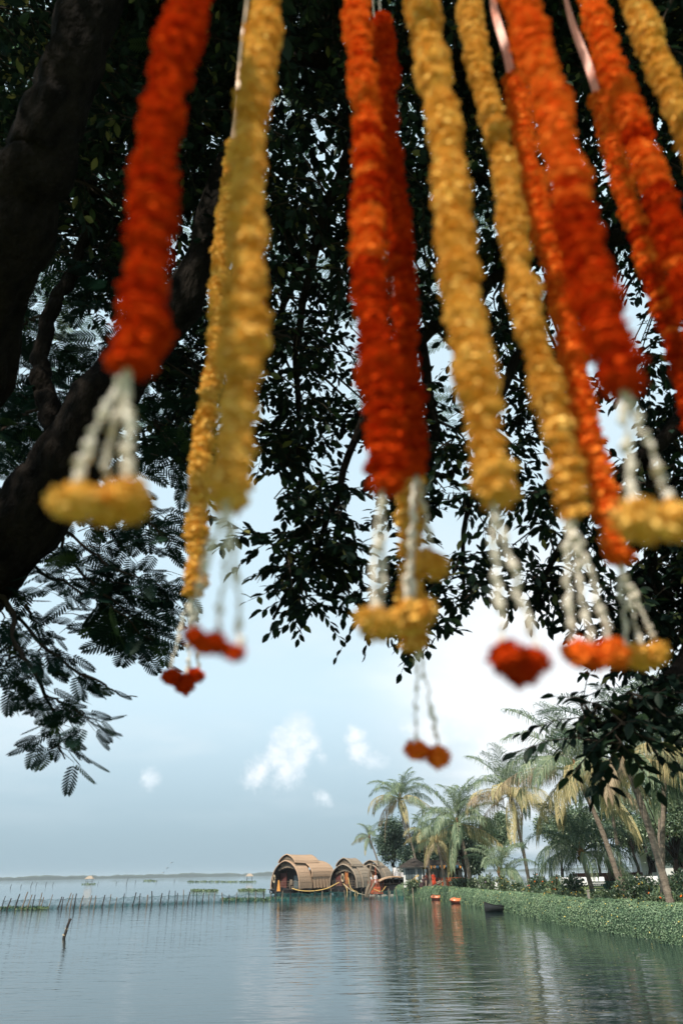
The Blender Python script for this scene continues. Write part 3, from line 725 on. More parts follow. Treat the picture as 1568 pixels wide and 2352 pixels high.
# tassel tuple: (bow, thickness, ball u, ball v, ball size, depth step)
garland('deep red-orange marigold garland hung alone beside the leaning dark trunk', 'mg_red', (288,862), .66, .070, .026,
        tassels=[(-1,1.2,178,1152,118,0),(.3,1.2,290,1150,112,.02),(-.4,1.0,235,1165,96,.05),(.8,1.0,262,1148,96,.04)], ballcol='mg_yellow', seed=1, sway=.008)
garland('thick yellow marigold garland with hanging red-orange tassel flowers', 'mg_yellow', (521,1168), .82, .0705, .0245,
        tassels=[(-.8,1,446,1462,66,0),(.5,1,494,1478,66,.02),(1,.9,538,1500,58,.03),(None,1,470,1480,60,.0)], ballcol='mg_red', seed=2)
garland('slim yellow marigold garland on peach ribbon behind the thick yellow one', 'mg_yellow', (437,1376), 1.75, .068, .021, top_v=335, ribbon='ribbon',
        tassels=[(-.8,1,395,1556,46,0),(.5,1,424,1572,46,.02),(.9,.9,448,1552,46,.04)], ballcol='mg_red', seed=3)
garland('bright orange marigold garland fading to red, its tassel ball golden', 'mg_orange', (880,1135), .95, .070, .025,
        tassels=[(-.6,1.1,862,1428,100,0),(.5,1,868,1440,90,.03)], ballcol='mg_yellow', seed=4, mixc_=('mg_red',.42))
garland('narrower red-orange marigold garland twinned with the bright orange one', 'mg_red', (956,1098), 1.16, .066, .023, top_v=28,
        tassels=[(.6,1.1,988,1296,80,0),(-.4,1.1,950,1412,100,-.1),(.1,1.1,930,1425,86,-.06)], ballcol='mg_yellow', seed=5)
garland('yellow marigold garland hanging lowest, ending in two small orange flowers', 'mg_yellow', (960,1504), 1.42, .072, .024,
        top_v=960, tassels=[(-.3,.9,958,1724,64,0),(.5,.9,1005,1738,64,.01)], ballcol='mg_orange', seed=6)
garland('yellow marigold garland ending in a single big rust-red flower cluster', 'mg_yellow', (1132,1165), .86, .0705, .025,
        tassels=[(-.5,1,1168,1512,92,0),(.4,1,1228,1516,80,.02),(None,1,1196,1546,84,.01)], ballcol='mg_red', seed=7)
garland('slim yellow marigold garland between the orange one and a yellow one, tassels orange', 'mg_yellow', (1308,1196), .99, .062, .024,
        tassels=[(-.8,1.2,1326,1500,78,0),(.6,1.2,1400,1502,78,.02),(0,1.2,1364,1512,72,.01)], ballcol='mg_orange', seed=8, sway=.010)
garland('slim sunlit orange marigold garland on pink ribbon with small yellow tassel flowers', 'mg_orange', (1422,1302), 1.20, .062, .021, top_v=172, ribbon='ribbon_r',
        tassels=[(-.4,1.1,1448,1506,66,0),(.5,1.1,1508,1502,62,.02),(.2,1.1,1478,1512,62,.03)], ballcol='mg_yellow', seed=9)
garland('thick orange marigold garland darkening to red with large golden tassel balls', 'mg_orange', (1432,912), .75, .070, .0255,
        tassels=[(-.3,1.3,1466,1196,120,0),(.7,1.3,1546,1196,112,.02)], ballcol='mg_yellow', seed=10, mixc_=('mg_red',.3))
garland('orange marigold garland next to the rightmost pale yellow one', 'mg_orange', (1744,1130), .95, .066, .023, seed=11, tassels=[(.4,1,1830,1400,80,0)], ballcol='mg_yellow', mixc_=('mg_red',.45))
garland('narrow orange marigold garland on a dusky red ribbon', 'mg_orange', (1690,1240), 1.30, .060, .019, top_v=222, ribbon='ribbon_r', seed=12, tassels=[(.4,1,1740,1420,60,0)], ballcol='mg_yellow', mixc_=('mg_red',.45))
garland('pale yellow marigold garland beyond all the orange ones', 'mg_yellow', (1900,1100), .98, .068, .0245, seed=13, tassels=[(.4,1,2100,1350,80,0)], ballcol='mg_red')
# bamboo rails they are tied to, strung between the trees above the picture
for y, z in ((.73,4.72),(.98,5.24),(1.28,5.86),(1.75,6.9)):
    mb = MB(); mb.tube([(-2.6,y,z),(-1.0,y,z-.02),(.6,y,z-.02),(2.8,y,z)], [.018,.02,.02,.017], 8)
    obj('bamboo_rail', mb, M['wood_pale'], label='bamboo rail high under the canopy carrying marigold garlands', category='rail', group='garland rails')

# ================================================================== PALMS
def frond_mesh(name, e0, droop, seed, leaflets=58, V_open=0.5):
    """a pinnate frond of unit length: arching midrib with hanging leaflets on both sides"""
    rs = random.Random(seed); n = 24; pts = [Vector((0,0,0))]; a = e0; dirs = []
    for i in range(n):
        d = Vector((math.cos(a), 0, math.sin(a))); dirs.append(d); pts.append(pts[-1] + d/n); a = max(a - droop/n*(0.5+1.3*i/n), -1.5)
    V, F, Rn = [], [], []
    def strip(cs, ws, sd, rr):
        o = len(V)
        for c, w in zip(cs, ws):
            V.append(tuple(c-sd*w)); V.append(tuple(c+sd*w)); Rn.extend([rr, rr])
        for i in range(len(cs)-1): F.append((o+2*i, o+2*i+1, o+2*i+3, o+2*i+2))
    # midrib as a thin three-sided rod
    o = len(V)
    for i, p in enumerate(pts):
        r = .010*(1-.85*i/n)
        for k in range(3):
            b = 2.09*k + .5; up = Vector((-dirs[min(i,n-1)].z, 0, dirs[min(i,n-1)].x))
            V.append(tuple(p + Vector((0,1,0))*math.cos(b)*r + up*math.sin(b)*r)); Rn.append(.95)
    for i in range(n):
        for k in range(3): F.append((o+3*i+k, o+3*i+(k+1)%3, o+3*i+3+(k+1)%3, o+3*i+3+k))
    for k in range(leaflets):
        t = .16 + .84*k/(leaflets-1); f = t*n; i = min(n-1, int(f)); p = pts[i].lerp(pts[min(i+1,n)], f-i); d = dirs[i]
        up = Vector((-d.z, 0, d.x)); ll = .27*math.sin(math.pi*(.20+.72*t))**.8 + .03
        for s in (-1, 1):
            if rs.random() < .07: continue
            side = Vector((0, s, 0))
            o1 = (d*(.45+.45*t) + side*(1-.25*t) + up*V_open*rs.uniform(.5,1.1)).normalized()
            hang = Vector((0,0,-1))
            hk = max(0, min(1, (1.0-e0)/.8)); m1 = p + o1*ll*(.42-.20*hk); g = (o1*(.75-.3*hk) + hang*(rs.uniform(.3,.9) + .75*hk)).normalized(); m2 = m1 + g*ll*(.32+.08*hk); e = m2 + (g*.45 + hang*.8).normalized()*ll*(.26+.12*hk)
            w = .0046*rs.uniform(.6,1.25); wd = d.cross(o1).cross(o1).normalized() if d.cross(o1).length > .05 else up
            wd = (wd*.8 + up*.4*rs.uniform(-1,1)).normalized()
            strip([p, m1, m2, e], [w*.6, w, w*.8, w*.15], wd, rs.random())
    me = bpy.data.meshes.new(name); me.from_pydata(V, [], F)
    at = me.attributes.new('rnd', 'FLOAT', 'POINT'); at.data.foreach_set('value', Rn); me.materials.append(M['frond_g']); return me
FR = {}
for e in (85, 65, 45, 25, 5, -15, -40):
    FR[e] = [frond_mesh('frond', R_(e), R_(dr), e*7+dr, V_open=.55 if e > 30 else .15) for dr in ((50, 75) if e > 60 else (75, 100) if e > 20 else (55, 80) if e > 0 else (45, 70))]
def palm(label, base, top, flen, n, mats, bow=0.0, r0=.17, r1=.11, nuts=0, up_only=False, seed=0, azbias=None, low=True, name='coconut_palm', group='coconut palms along the bank'):
    rs = random.Random(seed); base, top = Vector(base), Vector(top)
    root = empty(name, base, label=label, category='palm tree', group=group); h = top-base
    side = Vector((h.y, -h.x, 0)); mid = h*.5 + Vector((h.x*.0, h.y*.0, 0)) + Vector((-h.x*bow*.5, -h.y*bow*.5, 0))
    if h.length > .8:
        k = 40; pts = bez([Vector((0,0,-.3)), h*.06+Vector((h.x*-.02,0,0)), mid, h*.97 , h], k); mb = MB()
        rad = [(r0*(1-t)**1.0 + r1*t)*(1 + (.55 if i == 0 else .25 if i < 3 else 0))*(1.06 if i % 2 else .95) for i, t in ((i, i/(k-1)) for i in range(k))]
        mb.tube(pts, rad, 10); obj('trunk', mb, M['palm_bark'], root)
    cr = MB(); cr.lathe([(.02,-.25),(r1*1.6,-.1),(r1*1.9,.15),(r1*1.2,.5),(.03,.75)], 10, h); obj('crown_shaft', cr, M['fibre'], root)
    ga = rs.random()*6.28
    for i in range(n):
        t = (i+.5)/n
        if up_only: e = 85 if t < .25 else 65 if t < .65 else 45 if t < .88 else 25
        else: e = 85 if t < .10 else 65 if t < .28 else 45 if t < .48 else 25 if t < .68 else 5 if t < .84 else -15 if t < .94 else -40
        if not low and e < -10: e = 5
        az = ga + i*2.39996 + rs.gauss(0,.15)
        o = bpy.data.objects.new('frond', rs.choice(FR[e])); COL.objects.link(o); o.parent = root
        o.location = h + Vector((math.cos(az)*r1*.8, math.sin(az)*r1*.8, .25*(1-t)))
        o.rotation_euler = (rs.gauss(0,.12), rs.gauss(0,.07), az); s = flen*rs.uniform(.86,1.08)*(.8 if e == 85 else 1); o.scale = (s, s, s)
        o.material_slots[0].link = 'OBJECT'
        # older fronds turn yellow and brown
        o.material_slots[0].material = M['frond_'+(mats[0] if t < .45 else rs.choice(mats[1]) if t < .8 else rs.choice(mats[2]))]
    for i in range(nuts):
        a = i*2.4; nb = MB(); c = h + Vector((math.cos(a)*.26, math.sin(a)*.26, -.22-.1*(i % 3)))
        nb.lathe([(.0,-.15),(.07,-.12),(.115,-.02),(.10,.08),(.04,.14),(0,.15)], 9, c); obj('coconut', nb, M['coconut'], root, sm=True)
    return root
def ground_at(u, v): return PG(u, v, LAWN)
def at_d(u, v, dist):      # a point at a known horizontal distance
    d = ray(u, v); return CPOS + d*(dist/math.hypot(d.x, d.y))
def palmuv(label, bu, bv, cu, cv, flen, n, mats, dist=None, **kw):
    b = ground_at(bu, bv) if dist is None else at_d(bu, bv, dist)
    b.z = LAWN; D = math.hypot(b.x, b.y); t = at_d(cu, cv, D + kw.pop('dd', 0)); return palm(label, b, t, flen, n, mats, **kw)
gy = ('g', 'gy', 'yd'); gg = ('g', 'g', 'gy'); yy = ('g', 'yyg', 'ydd'); kk = ('k', 'kg', 'kg')
palmuv('small windblown coconut palm behind the thatched houseboats', 880,2022, 848,1925, 3.4, 18, gg, dist=131, bow=.2, r0=.15, r1=.1, seed=1)
palmuv('tall coconut palm rising behind the round dark tree', 966,2030, 918,1836, 5.4, 26, gy, dist=106, bow=.15, seed=2)
palmuv('full-crowned green coconut palm with ringed trunk near the flowering shrubs', 1082,2036, 1050,1892, 6.1, 30, gg, dist=86, bow=.25, r0=.26, r1=.19, seed=33)
palmuv('short coconut palm with limp yellow fronds beside the kiosk', 990,2029, 976,1921, 3.4, 14, yy, dist=98, bow=.1, seed=4, r0=.2, r1=.14)
palmuv('pale-trunked coconut palm with drooping yellowed fronds by the stick stairs', 1023,2036, 1003,1932, 3.5, 14, yy, dist=93, bow=.1, seed=5, r0=.2, r1=.15)
palmuv('tall coconut palm with broad golden fronds behind the young palm', 1216,2030, 1172,1826, 6.2, 28, ('g','gy','yyd'), dist=84, bow=.2, seed=6, r0=.2, r1=.15)
palmuv('coconut palm leaning over the green bench, its old fronds golden', 1433,2061, 1319,1768, 5.6, 30, ('g','gy','yyd'), dist=53.5, bow=.25, r0=.2, r1=.13, seed=7)
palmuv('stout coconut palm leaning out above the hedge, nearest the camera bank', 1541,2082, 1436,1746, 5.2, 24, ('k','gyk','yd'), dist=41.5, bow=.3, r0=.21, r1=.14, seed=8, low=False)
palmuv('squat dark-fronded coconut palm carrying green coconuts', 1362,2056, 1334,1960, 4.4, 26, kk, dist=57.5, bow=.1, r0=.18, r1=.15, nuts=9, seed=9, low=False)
palmuv('trunkless young palm fanning up among the shrubs', 1146,2018, 1146,2008, 4.6, 13, ('g','gg','gk'), dist=78, up_only=True, seed=10, name='young_palm', group='young palms')
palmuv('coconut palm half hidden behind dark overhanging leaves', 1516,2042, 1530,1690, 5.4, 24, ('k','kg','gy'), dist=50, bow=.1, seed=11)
palmuv('slim coconut palm behind the bench before the long table', 1428,2020, 1398,1822, 4.6, 20, gg, dist=68, bow=.2, seed=12)
palmuv('coconut palm rising from beyond the hedge corner, fronds sweeping wide', 1660,2070, 1640,1700, 5.6, 24, gg, dist=46, seed=13)
palmuv('low young palm with dark fronds near the white table', 1172,2014, 1172,2010, 1.8, 10, ('k','kk','kk'), dist=92, up_only=True, seed=14, name='young_palm', group='young palms')

# ================================================================== BROAD TREES ON THE FAR LAWN
def bg_tree(label, base, blobs, leaf, count, mat_, trunk_r=.2, limbs=4, seed=0, name='shade_tree'):
    rs = np.random.default_rng(seed); rr = random.Random(seed); base = Vector(base)
    root = empty(name, base, label=label, category='tree', group='broadleaf trees on the lawn')
    mb = MB(); tips = [Vector(b[0])-base for b in blobs]; cen = sum(tips, Vector())/len(tips)
    fk = Vector((cen.x*.25, cen.y*.25, max(1.2, min(t.z for t in tips)*.45)))
    mb.tube(bez([Vector((0,0,-.3)), fk*.5+Vector((rr.uniform(-.15,.15),0,0)), fk], 8), [trunk_r*(1.35-.5*i/7) for i in range(8)], 9)
    obj('trunk', mb, M['bark'], root, sm=True)
    for i in range(min(limbs, len(tips))):
        t = tips[i]; lb = MB(); m_ = fk.lerp(t, .5) + Vector((rr.uniform(-.4,.4), rr.uniform(-.4,.4), .3))
        lb.tube(bez([fk, m_, t], 9), [trunk_r*.6*(1-.8*k/8) for k in range(9)], 7); obj('limb', lb, M['bark'], root, sm=True)
    vol = np.array([b[1][0]*b[1][1]*b[1][2] for b in blobs])**.7; vol = vol/vol.sum()
    which = rs.choice(len(blobs), size=count//7, p=vol)
    C_ = np.array([list(Vector(b[0])-base) for b in blobs])[which]; S_ = np.array([b[1] for b in blobs])[which]
    d = unit(rs.normal(size=(len(which),3))); rad = rs.random(len(which))**(1/3)*.25 + .75*rs.random(len(which))**.5
    cl = C_ + d*S_*rad[:,None]
    # lumpy clumps of leaves
    O = np.repeat(cl, 7, axis=0) + rs.normal(size=(len(cl)*7,3))*leaf*.85
    dirs = unit(np.repeat(d, 7, axis=0)*.7 + rs.normal(size=O.shape)*.7 + np.array([0,0,-.25])); nr = rs.normal(size=O.shape)*.6 + np.array([0,0,.8])
    sc = leaf*rs.uniform(.7,1.3,len(O))
    me = inst_mesh('crown', DIA_V, DIA_F, frames(dirs, nr, sc), O, np.clip(np.repeat(rs.random(len(cl)),7)*.6 + rs.random(len(O))*.4, 0, 1))
    obj('crown', me, mat_, root, kind='stuff'); return root
def B_(u, v, D, ru, rv, rd=None):   # crown lobe: centre and radii given by surveyed extents
    c = at_d(u, v, D); k = D*.884/1568; kv = D*.000497
    return (c, (ru*k, rd or ru*k*.9, rv*kv))
def foot(u, D): q = at_d(u, 2030, D); q.z = LAWN; return q
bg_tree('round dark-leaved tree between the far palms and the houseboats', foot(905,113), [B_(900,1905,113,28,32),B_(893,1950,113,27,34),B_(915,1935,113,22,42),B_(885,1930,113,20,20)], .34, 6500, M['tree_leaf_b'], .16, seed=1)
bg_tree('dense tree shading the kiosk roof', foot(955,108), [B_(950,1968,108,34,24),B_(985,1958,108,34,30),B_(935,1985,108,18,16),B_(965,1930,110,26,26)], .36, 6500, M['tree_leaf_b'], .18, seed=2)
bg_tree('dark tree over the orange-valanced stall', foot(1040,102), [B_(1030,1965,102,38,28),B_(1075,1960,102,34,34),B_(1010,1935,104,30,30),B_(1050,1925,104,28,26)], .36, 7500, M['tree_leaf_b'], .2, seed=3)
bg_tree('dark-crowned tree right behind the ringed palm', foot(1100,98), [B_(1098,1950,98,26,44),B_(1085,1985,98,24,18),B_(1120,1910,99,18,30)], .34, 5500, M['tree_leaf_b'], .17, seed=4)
bg_tree('tall ivy-like green column of a tree between two palms', foot(1152,104), [B_(1150,1895,104,17,28),B_(1152,1925,104,14,18)], .36, 2600, M['tree_leaf'], .12, seed=5, limbs=2)
bg_tree('leafy tree behind the dark squat palm', foot(1290,112), [B_(1285,1905,112,38,32),B_(1325,1880,112,36,38),B_(1250,1895,113,26,28),B_(1300,1935,112,40,18)], .34, 8000, M['tree_leaf'], .2, seed=6)
bg_tree('spreading tree over the long skirted table', foot(1405,110), [B_(1390,1890,110,44,40),B_(1440,1905,110,44,36),B_(1420,1850,111,46,34),B_(1365,1925,110,28,20)], .32, 10000, M['tree_leaf'], .22, seed=7)
bg_tree('big sunlit tree with billowing pale green crown', foot(1560,84), [B_(1500,1830,84,60,48),B_(1560,1815,84,64,56),B_(1530,1880,84,66,44),B_(1590,1880,84,50,50),B_(1480,1900,84,40,30),B_(1540,1760,85,50,36)], .26, 20000, M['tree_leaf'], .26, seed=8, limbs=6)
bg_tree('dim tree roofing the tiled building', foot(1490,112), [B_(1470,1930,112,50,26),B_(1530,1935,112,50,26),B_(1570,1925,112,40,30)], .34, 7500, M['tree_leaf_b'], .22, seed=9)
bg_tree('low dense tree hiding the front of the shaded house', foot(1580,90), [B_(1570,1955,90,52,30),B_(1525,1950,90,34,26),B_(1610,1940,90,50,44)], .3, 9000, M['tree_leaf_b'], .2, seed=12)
bg_tree('broad tree beyond the hedge corner', foot(1680,70), [B_(1660,1850,70,60,70),B_(1700,1800,70,60,60)], .3, 7000, M['tree_leaf'], .25, seed=10)
# bare slender trunks standing in the shade (one can tell them apart)
for i, (u, D, tu, tv, r, lab) in enumerate(((1512,62,1514,1862,.13,'pale straight tree trunk beside the stout leaning palm'),(1378,104,1366,1930,.16,'dark trunk forking behind the long skirted table'),
        (1398,106,1392,1940,.2,'thick dark trunk behind the bench'),(1470,108,1446,1920,.18,'leaning dark trunk in front of the veranda building'),(1068,96,1062,1950,.16,'slim dark trunk left of the ringed palm'),(1048,100,1046,1960,.14,'thin upright trunk near the stall counter'))):
    b = foot(u, D); t = at_d(tu, tv, D); root = empty('tree', b, label=lab, category='tree', group='bare trunks in the shade')
    mb = MB(); h = t-b; mb.tube(bez([Vector((0,0,-.3)), h*.33+Vector((.12,0,0)), h*.66+Vector((-.1,0,0)), h], 16), [r*(1.2-.6*k/15) for k in range(16)], 8); obj('trunk', mb, M['palm_bark'] if i in (0,) else M['bark'], root, sm=True)
    for s in (-1, 1):
        mb = MB(); q = h + Vector((s*1.0, .3, 1.6)); mb.tube(bez([h*.7, h*.9+Vector((s*.5,0,.2)), q], 8), [r*.5*(1-.7*k/7) for k in range(8)], 6); obj('limb', mb, M['bark'], root, sm=True)
    n = 900; dd = rdir(n); O = np.array(list(h)) + np.array([0,0,1.6]) + dd*np.array([1.6,1.4,1.0])*rng.random((n,1))**.5
    obj('crown', inst_mesh('crown', DIA_V, DIA_F, frames(rdir(n), rng.normal(size=(n,3))*.5+np.array([0,0,1]), rng.uniform(.22,.4,n)), O, rng.random(n)), M['tree_leaf_b'], root, kind='stuff')

# ================================================================== HEDGE ALONG THE BANK
def hedge():
    root = empty('hedge', (*WL[9], 0), label='long billowing clipped hedge with tiny yellow blooms spilling down the bank into the water', category='hedge')
    o0 = Vector((*WL[9], 0))
    line = [Vector((*p, 0)) for p in WL[4:19]]
    seg = [0]
    for a, b in zip(line, line[1:]): seg.append(seg[-1] + (b-a).length)
    tot = seg[-1]; step = .45; n = int(tot/step)
    def at(s):
        s = min(max(s, 0), tot-1e-3)
        k = max(i for i in range(len(seg)-1) if seg[i] <= s); t = (s-seg[k])/(seg[k+1]-seg[k]); a, b = line[k], line[k+1]
        return a.lerp(b, t)
    prof_n = 9; V, F = [], []; surf = []
    for i in range(n+1):
        s = i*step; p = at(s); t = (at(s+.8)-at(s-.8)).normalized(); nrm = Vector((-t.y, t.x, 0))   # towards the water
        # separate rounded bushes grown together: deep creases between them
        ph = s/3.1 + .6*mnoise.noise(Vector((s*.12, 0, 5))); lob = abs(math.sin(math.pi*ph))**.8
        near = min(1, max(.35, (75-p.y)/35)); amp = 1.25*near
        bul = .55 + amp*(lob-.5) + .22*mnoise.noise(Vector((s*.5, 2, 0)))
        top = LAWN + .06 + .36*near*(lob-.5) + .12*mnoise.noise(Vector((s*.3, 7, 0)))
        row = []
        for k in range(prof_n):
            a = k/(prof_n-1)
            if a < .55:      # water face
                q = a/.55; out_ = bul*math.sin(math.pi*(.35+.5*q))*1.0 + .1; z = -.15 + (top+.15)*math.sin(q*math.pi/2)**1.15
                off = out_ - q*.35
            else:
                q = (a-.55)/.45; off = bul*.45 - q*2.0; z = top - .28*q*q + .05
            row.append(p + nrm*(off-.62) + Vector((0,0,z)))
        surf.append(row); V += [tuple(q-o0) for q in row]
    for i in range(n):
        for k in range(prof_n-1): F.append((i*prof_n+k, i*prof_n+k+1, (i+1)*prof_n+k+1, (i+1)*prof_n+k))
    me = bpy.data.meshes.new('hedge_core'); me.from_pydata(V, [], F); smooth(me); obj('hedge_core', me, M['hedge_core'], root)
    O, D_, Nn, S_ = [], [], [], []
    for i in range(n):
        p0 = surf[i][4]; dist = max(20, p0.length)
        if p0.y < 15: continue
        sz = .042 + .00072*dist; dens = int(.45*3.9*1.15/(sz*sz*.30)*.62)
        for _ in range(dens):
            k = random.randrange(prof_n-1); a, b = random.random(), random.random()
            q = surf[i][k].lerp(surf[i][k+1], a).lerp(surf[i+1][k].lerp(surf[i+1][k+1], a), b)
            nn = (surf[i][k+1]-surf[i][k]).cross(surf[i+1][k]-surf[i][k]).normalized()
            if nn.z < 0 and k > 3: nn = -nn
            if k <= 3 and nn.x > 0: nn = -nn
            O.append(tuple(q + nn*random.uniform(-.02,.08) - o0)); d = Vector((random.gauss(0,1), random.gauss(0,1), random.gauss(-.2,.8))); d = d - nn*(d.dot(nn)*.75) + nn*.2; D_.append(tuple(d))
            Nn.append(tuple(nn + Vector((random.gauss(0,.3), random.gauss(0,.3), random.gauss(.1,.3))))); S_.append(sz*random.uniform(.7,1.4))
    O, D_, Nn, S_ = map(np.array, (O, D_, Nn, S_)); print('hedge leaves', len(O))
    pat = np.array([.5+.5*mnoise.noise(Vector((q[0]*.5, q[1]*.5, q[2]*.9))) for q in O[::1]])
    rv = np.clip(.40*rng.random(len(O)) + .52*pat, 0, .955); rv[rng.random(len(O)) < .012] = 1.0
    obj('hedge_foliage', inst_mesh('hedge_foliage', DIA_V, DIA_F, frames(D_, Nn, S_), O, rv), M['hedge_leaf'], root, kind='stuff')
hedge()

# ------------------------------------------------------------------ shrubs behind the hedge
def shrub(label, u, v, D, ru, h, leaf_m, flowers=None, nfl=0, seed=0, leaf=.16):
    rs = np.random.default_rng(seed+100); c = at_d(u, v, D); c.z = LAWN; k = D*.884/1568; rx = ru*k
    root = empty('flowering_shrub' if nfl else 'shrub', c, label=label, category='shrub', group='shrubs behind the hedge')
    st = MB(); rr = random.Random(seed)
    for i in range(5):
        a = rr.random()*6.28; st.tube([(0,0,-.1),(math.cos(a)*rx*.25, math.sin(a)*rx*.25, h*.4),(math.cos(a)*rx*.6, math.sin(a)*rx*.6, h*.85)], [.03,.022,.01], 5)
    obj('stem', st, M['twig'], root)
    h *= .68; n = int(900*min(3.0, max(.8, rx*h/1.0))); d = unit(rs.normal(size=(n,3))); rad = rs.random((n,1))**.45
    wob = 1 + .28*np.sin(d[:,:1]*7+seed) * np.cos(d[:,2:]*6+seed*2)
    O = d*np.array([rx, rx*.9, h*.52])*rad*wob + np.array([0,0,h*.52])
    dirs = d*.7 + rs.normal(size=(n,3))*.6; nr = rs.normal(size=(n,3))*.6 + np.array([0,0,.7])
    obj('foliage', inst_mesh('foliage', DIA_V, DIA_F, frames(dirs, nr, leaf*rs.uniform(.7,1.35,n)), O, rs.random(n)), leaf_m, root, kind='stuff')
    if nfl:
        d = unit(rs.normal(size=(nfl,3))); d[:,1] = -abs(d[:,1]); O = d*np.array([rx, rx*.9, h*.52])*1.05 + np.array([0,0,h*.52])
        obj('blooms', inst_mesh('blooms', LEAF_V, LEAF_F, frames(rdir(nfl), d, rs.uniform(.08,.15,nfl)), O, rs.random(nfl)), flowers, root, kind='stuff')
shr = [
 ('dark rounded shrub at the foot of the ringed palm', 1062,2034,88, 17,1.6,'shrub_leaf',None,0),
 ('pale grey-green bushy shrub next to the ringed palm', 1088,2036,84, 14,1.5,'shrub_pale',None,0),
 ('bush dotted with mauve blooms beside the young palm', 1117,2034,78, 22,1.9,'shrub_pale','petal_v',26),
 ('light green shrub with a few yellow blooms before the white table', 1156,2038,74, 16,1.8,'shrub_pale','petal_y',14),
 ('low dark shrub under the white table', 1186,2042,72, 15,1.0,'shrub_leaf','petal_y',6),
 ('broad dark shrub sprinkled with red blooms', 1236,2040,68, 24,1.9,'shrub_leaf','petal_r',14),
 ('tall pale shrub with brownish tips beside the dark squat palm', 1276,2038,66, 17,1.9,'shrub_pale','petal_r',8),
 ('rounded near-black shrub left of the squat palm trunk', 1318,2044,61, 26,2.0,'shrub_leaf',None,0),
 ('shrub half hiding the end of the green bench', 1405,2040,58, 16,1.3,'shrub_leaf',None,0),
 ('wide shrub with orange blooms between the two leaning palms', 1452,2052,52, 34,1.9,'shrub_leaf','petal_y',14),
 ('silvery shrub behind the orange-bloomed one', 1478,2036,58, 26,1.8,'shrub_pale','petal_r',5),
 ('tufted pale shrub at the foot of the stout leaning palm', 1502,2068,42, 26,.9,'shrub_pale','petal_r',3),
 ('dark tall shrub at the hedge corner', 1590,2070,42, 44,2.3,'shrub_leaf','petal_r',4),
 ('hedge-like shrub mass in front of the shaded building', 1560,2020,70, 52,1.8,'shrub_leaf',None,0),
 ('low shrub trailing towards the hedge below the bench', 1390,2060,52, 40,.75,'shrub_leaf',None,0),
 ('low grassy shrub before the near-black one', 1290,2060,57, 46,.55,'shrub_pale','petal_y',16),
 ('low shrub with yellow blooms at the hedge top', 1215,2052,66, 40,.6,'shrub_leaf','petal_y',20),
 ('low pale shrub growing along the foot of the kiosk wall', 950,2038,98.6, 22,1.2,'shrub_pale',None,0),
 ('small shrub beside the stick stairs', 940,2042,103, 14,1.3,'shrub_pale',None,0),
 ('dark shrub clump under the pale-trunked palm', 1046,2036,91, 14,1.5,'shrub_leaf','petal_y',8),
 ('red-leaved garden plant by the shaded building wall', 1545,2012,84, 26,1.1,'petal_r',None,0),
]
for i, s in enumerate(shr):
    shrub(s[0], s[1], s[2], s[3], s[4], s[5], M[s[6]], M[s[7]] if s[7] else None, s[8], seed=i, leaf=.10+.0012*s[3])

# ================================================================== HOUSEBOATS
def arch_pts(W, H, z0, n, p=2.25, t0=0.0, t1=1.0):
    """half-barrel cross-section from the left eave over a slightly pointed crown to the right eave"""
    r = []
    for i in range(n+1):
        a = math.pi*(t0 + (t1-t0)*i/n); c, s = -math.cos(a), math.sin(a)
        x = W/2*math.copysign(abs(c)**(2/p), c); z = z0 + (H-z0)*abs(s)**(2/p)
        z += .06*(H-z0)*max(0, 1-abs(x)/(W*.28)); r.append(Vector((x, 0, z)))
    return r
def thatch_vault(root, name, W, H, z0, y0, y1, mt, courses=16, sag=0.0, taper=1.0, thick=.07, t0=0, t1=1, p=2.25):
    """vault with a dark lining and overlapping thatch courses, each a part"""
    ny = 6; base = arch_pts(W, H, z0, courses*2, p, t0, t1)
    def ring(j, off=0.0):
        t = j/ny; k = 1 + (taper-1)*t; q = []
        for i, b in enumerate(base):
            x = b.x*k; z = z0 + (b.z-z0)*k + sag*math.sin(math.pi*t)
            nrm = Vector((x/(W*W/4), 0, max(.0, (z-z0))/((H-z0)**2))).normalized(); q.append(Vector((x, y0+(y1-y0)*t, z)) + nrm*off)
        return q
    mb = MB(); rows = [ring(j) for j in range(ny+1)]; m = len(base)
    mb.add([q for r in rows for q in r], [(j*m+i, j*m+i+1, (j+1)*m+i+1, (j+1)*m+i) for j in range(ny) for i in range(m-1)])
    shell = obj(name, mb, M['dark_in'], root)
    for c in range(courses):
        i0 = 2*c; left = c < courses/2
        lo_i, hi_i = (i0, i0+2) if left else (i0+2, i0)
        # eave edge of a course is proud of the one below
        V = []
        for j in range(ny+1):
            a, b = ring(j, thick*.85), ring(j, thick*.55); inn = ring(j, .01)
            V += [a[lo_i], (a[i0+1]+b[i0+1])/2, b[hi_i], inn[lo_i]]
        F = []
        for j in range(ny):
            for k in range(3):
                f = (4*j+(k if k < 2 else 0), 4*j+(k+1 if k < 2 else 3), 4*j+4+(k+1 if k < 2 else 3), 4*j+4+(k if k < 2 else 0)); F.append(f)
        F.append((0,1,2,3)); F.append((4*ny+3,4*ny+2,4*ny+1,4*ny))
        obj('thatch_band', MB().add(V, F), mt, shell)
    bt = MB()      # bamboo stitching hoops over the thatch
    for y in np.arange(.25, abs(y1-y0), .55):
        t = y/abs(y1-y0)*ny; j = min(int(t), ny-1); f = t-j; a, b = ring(j, thick*1.12), ring(j+1, thick*1.12)
        bt.tube([p_.lerp(q_, f) for p_, q_ in zip(a, b)], .016, 4)
    obj('batten', bt, M['batten'], shell)
    hoop = MB(); hoop.tube(ring(0, thick*.6), .085, 6); obj('eave_roll', hoop, mt, shell)
    return shell
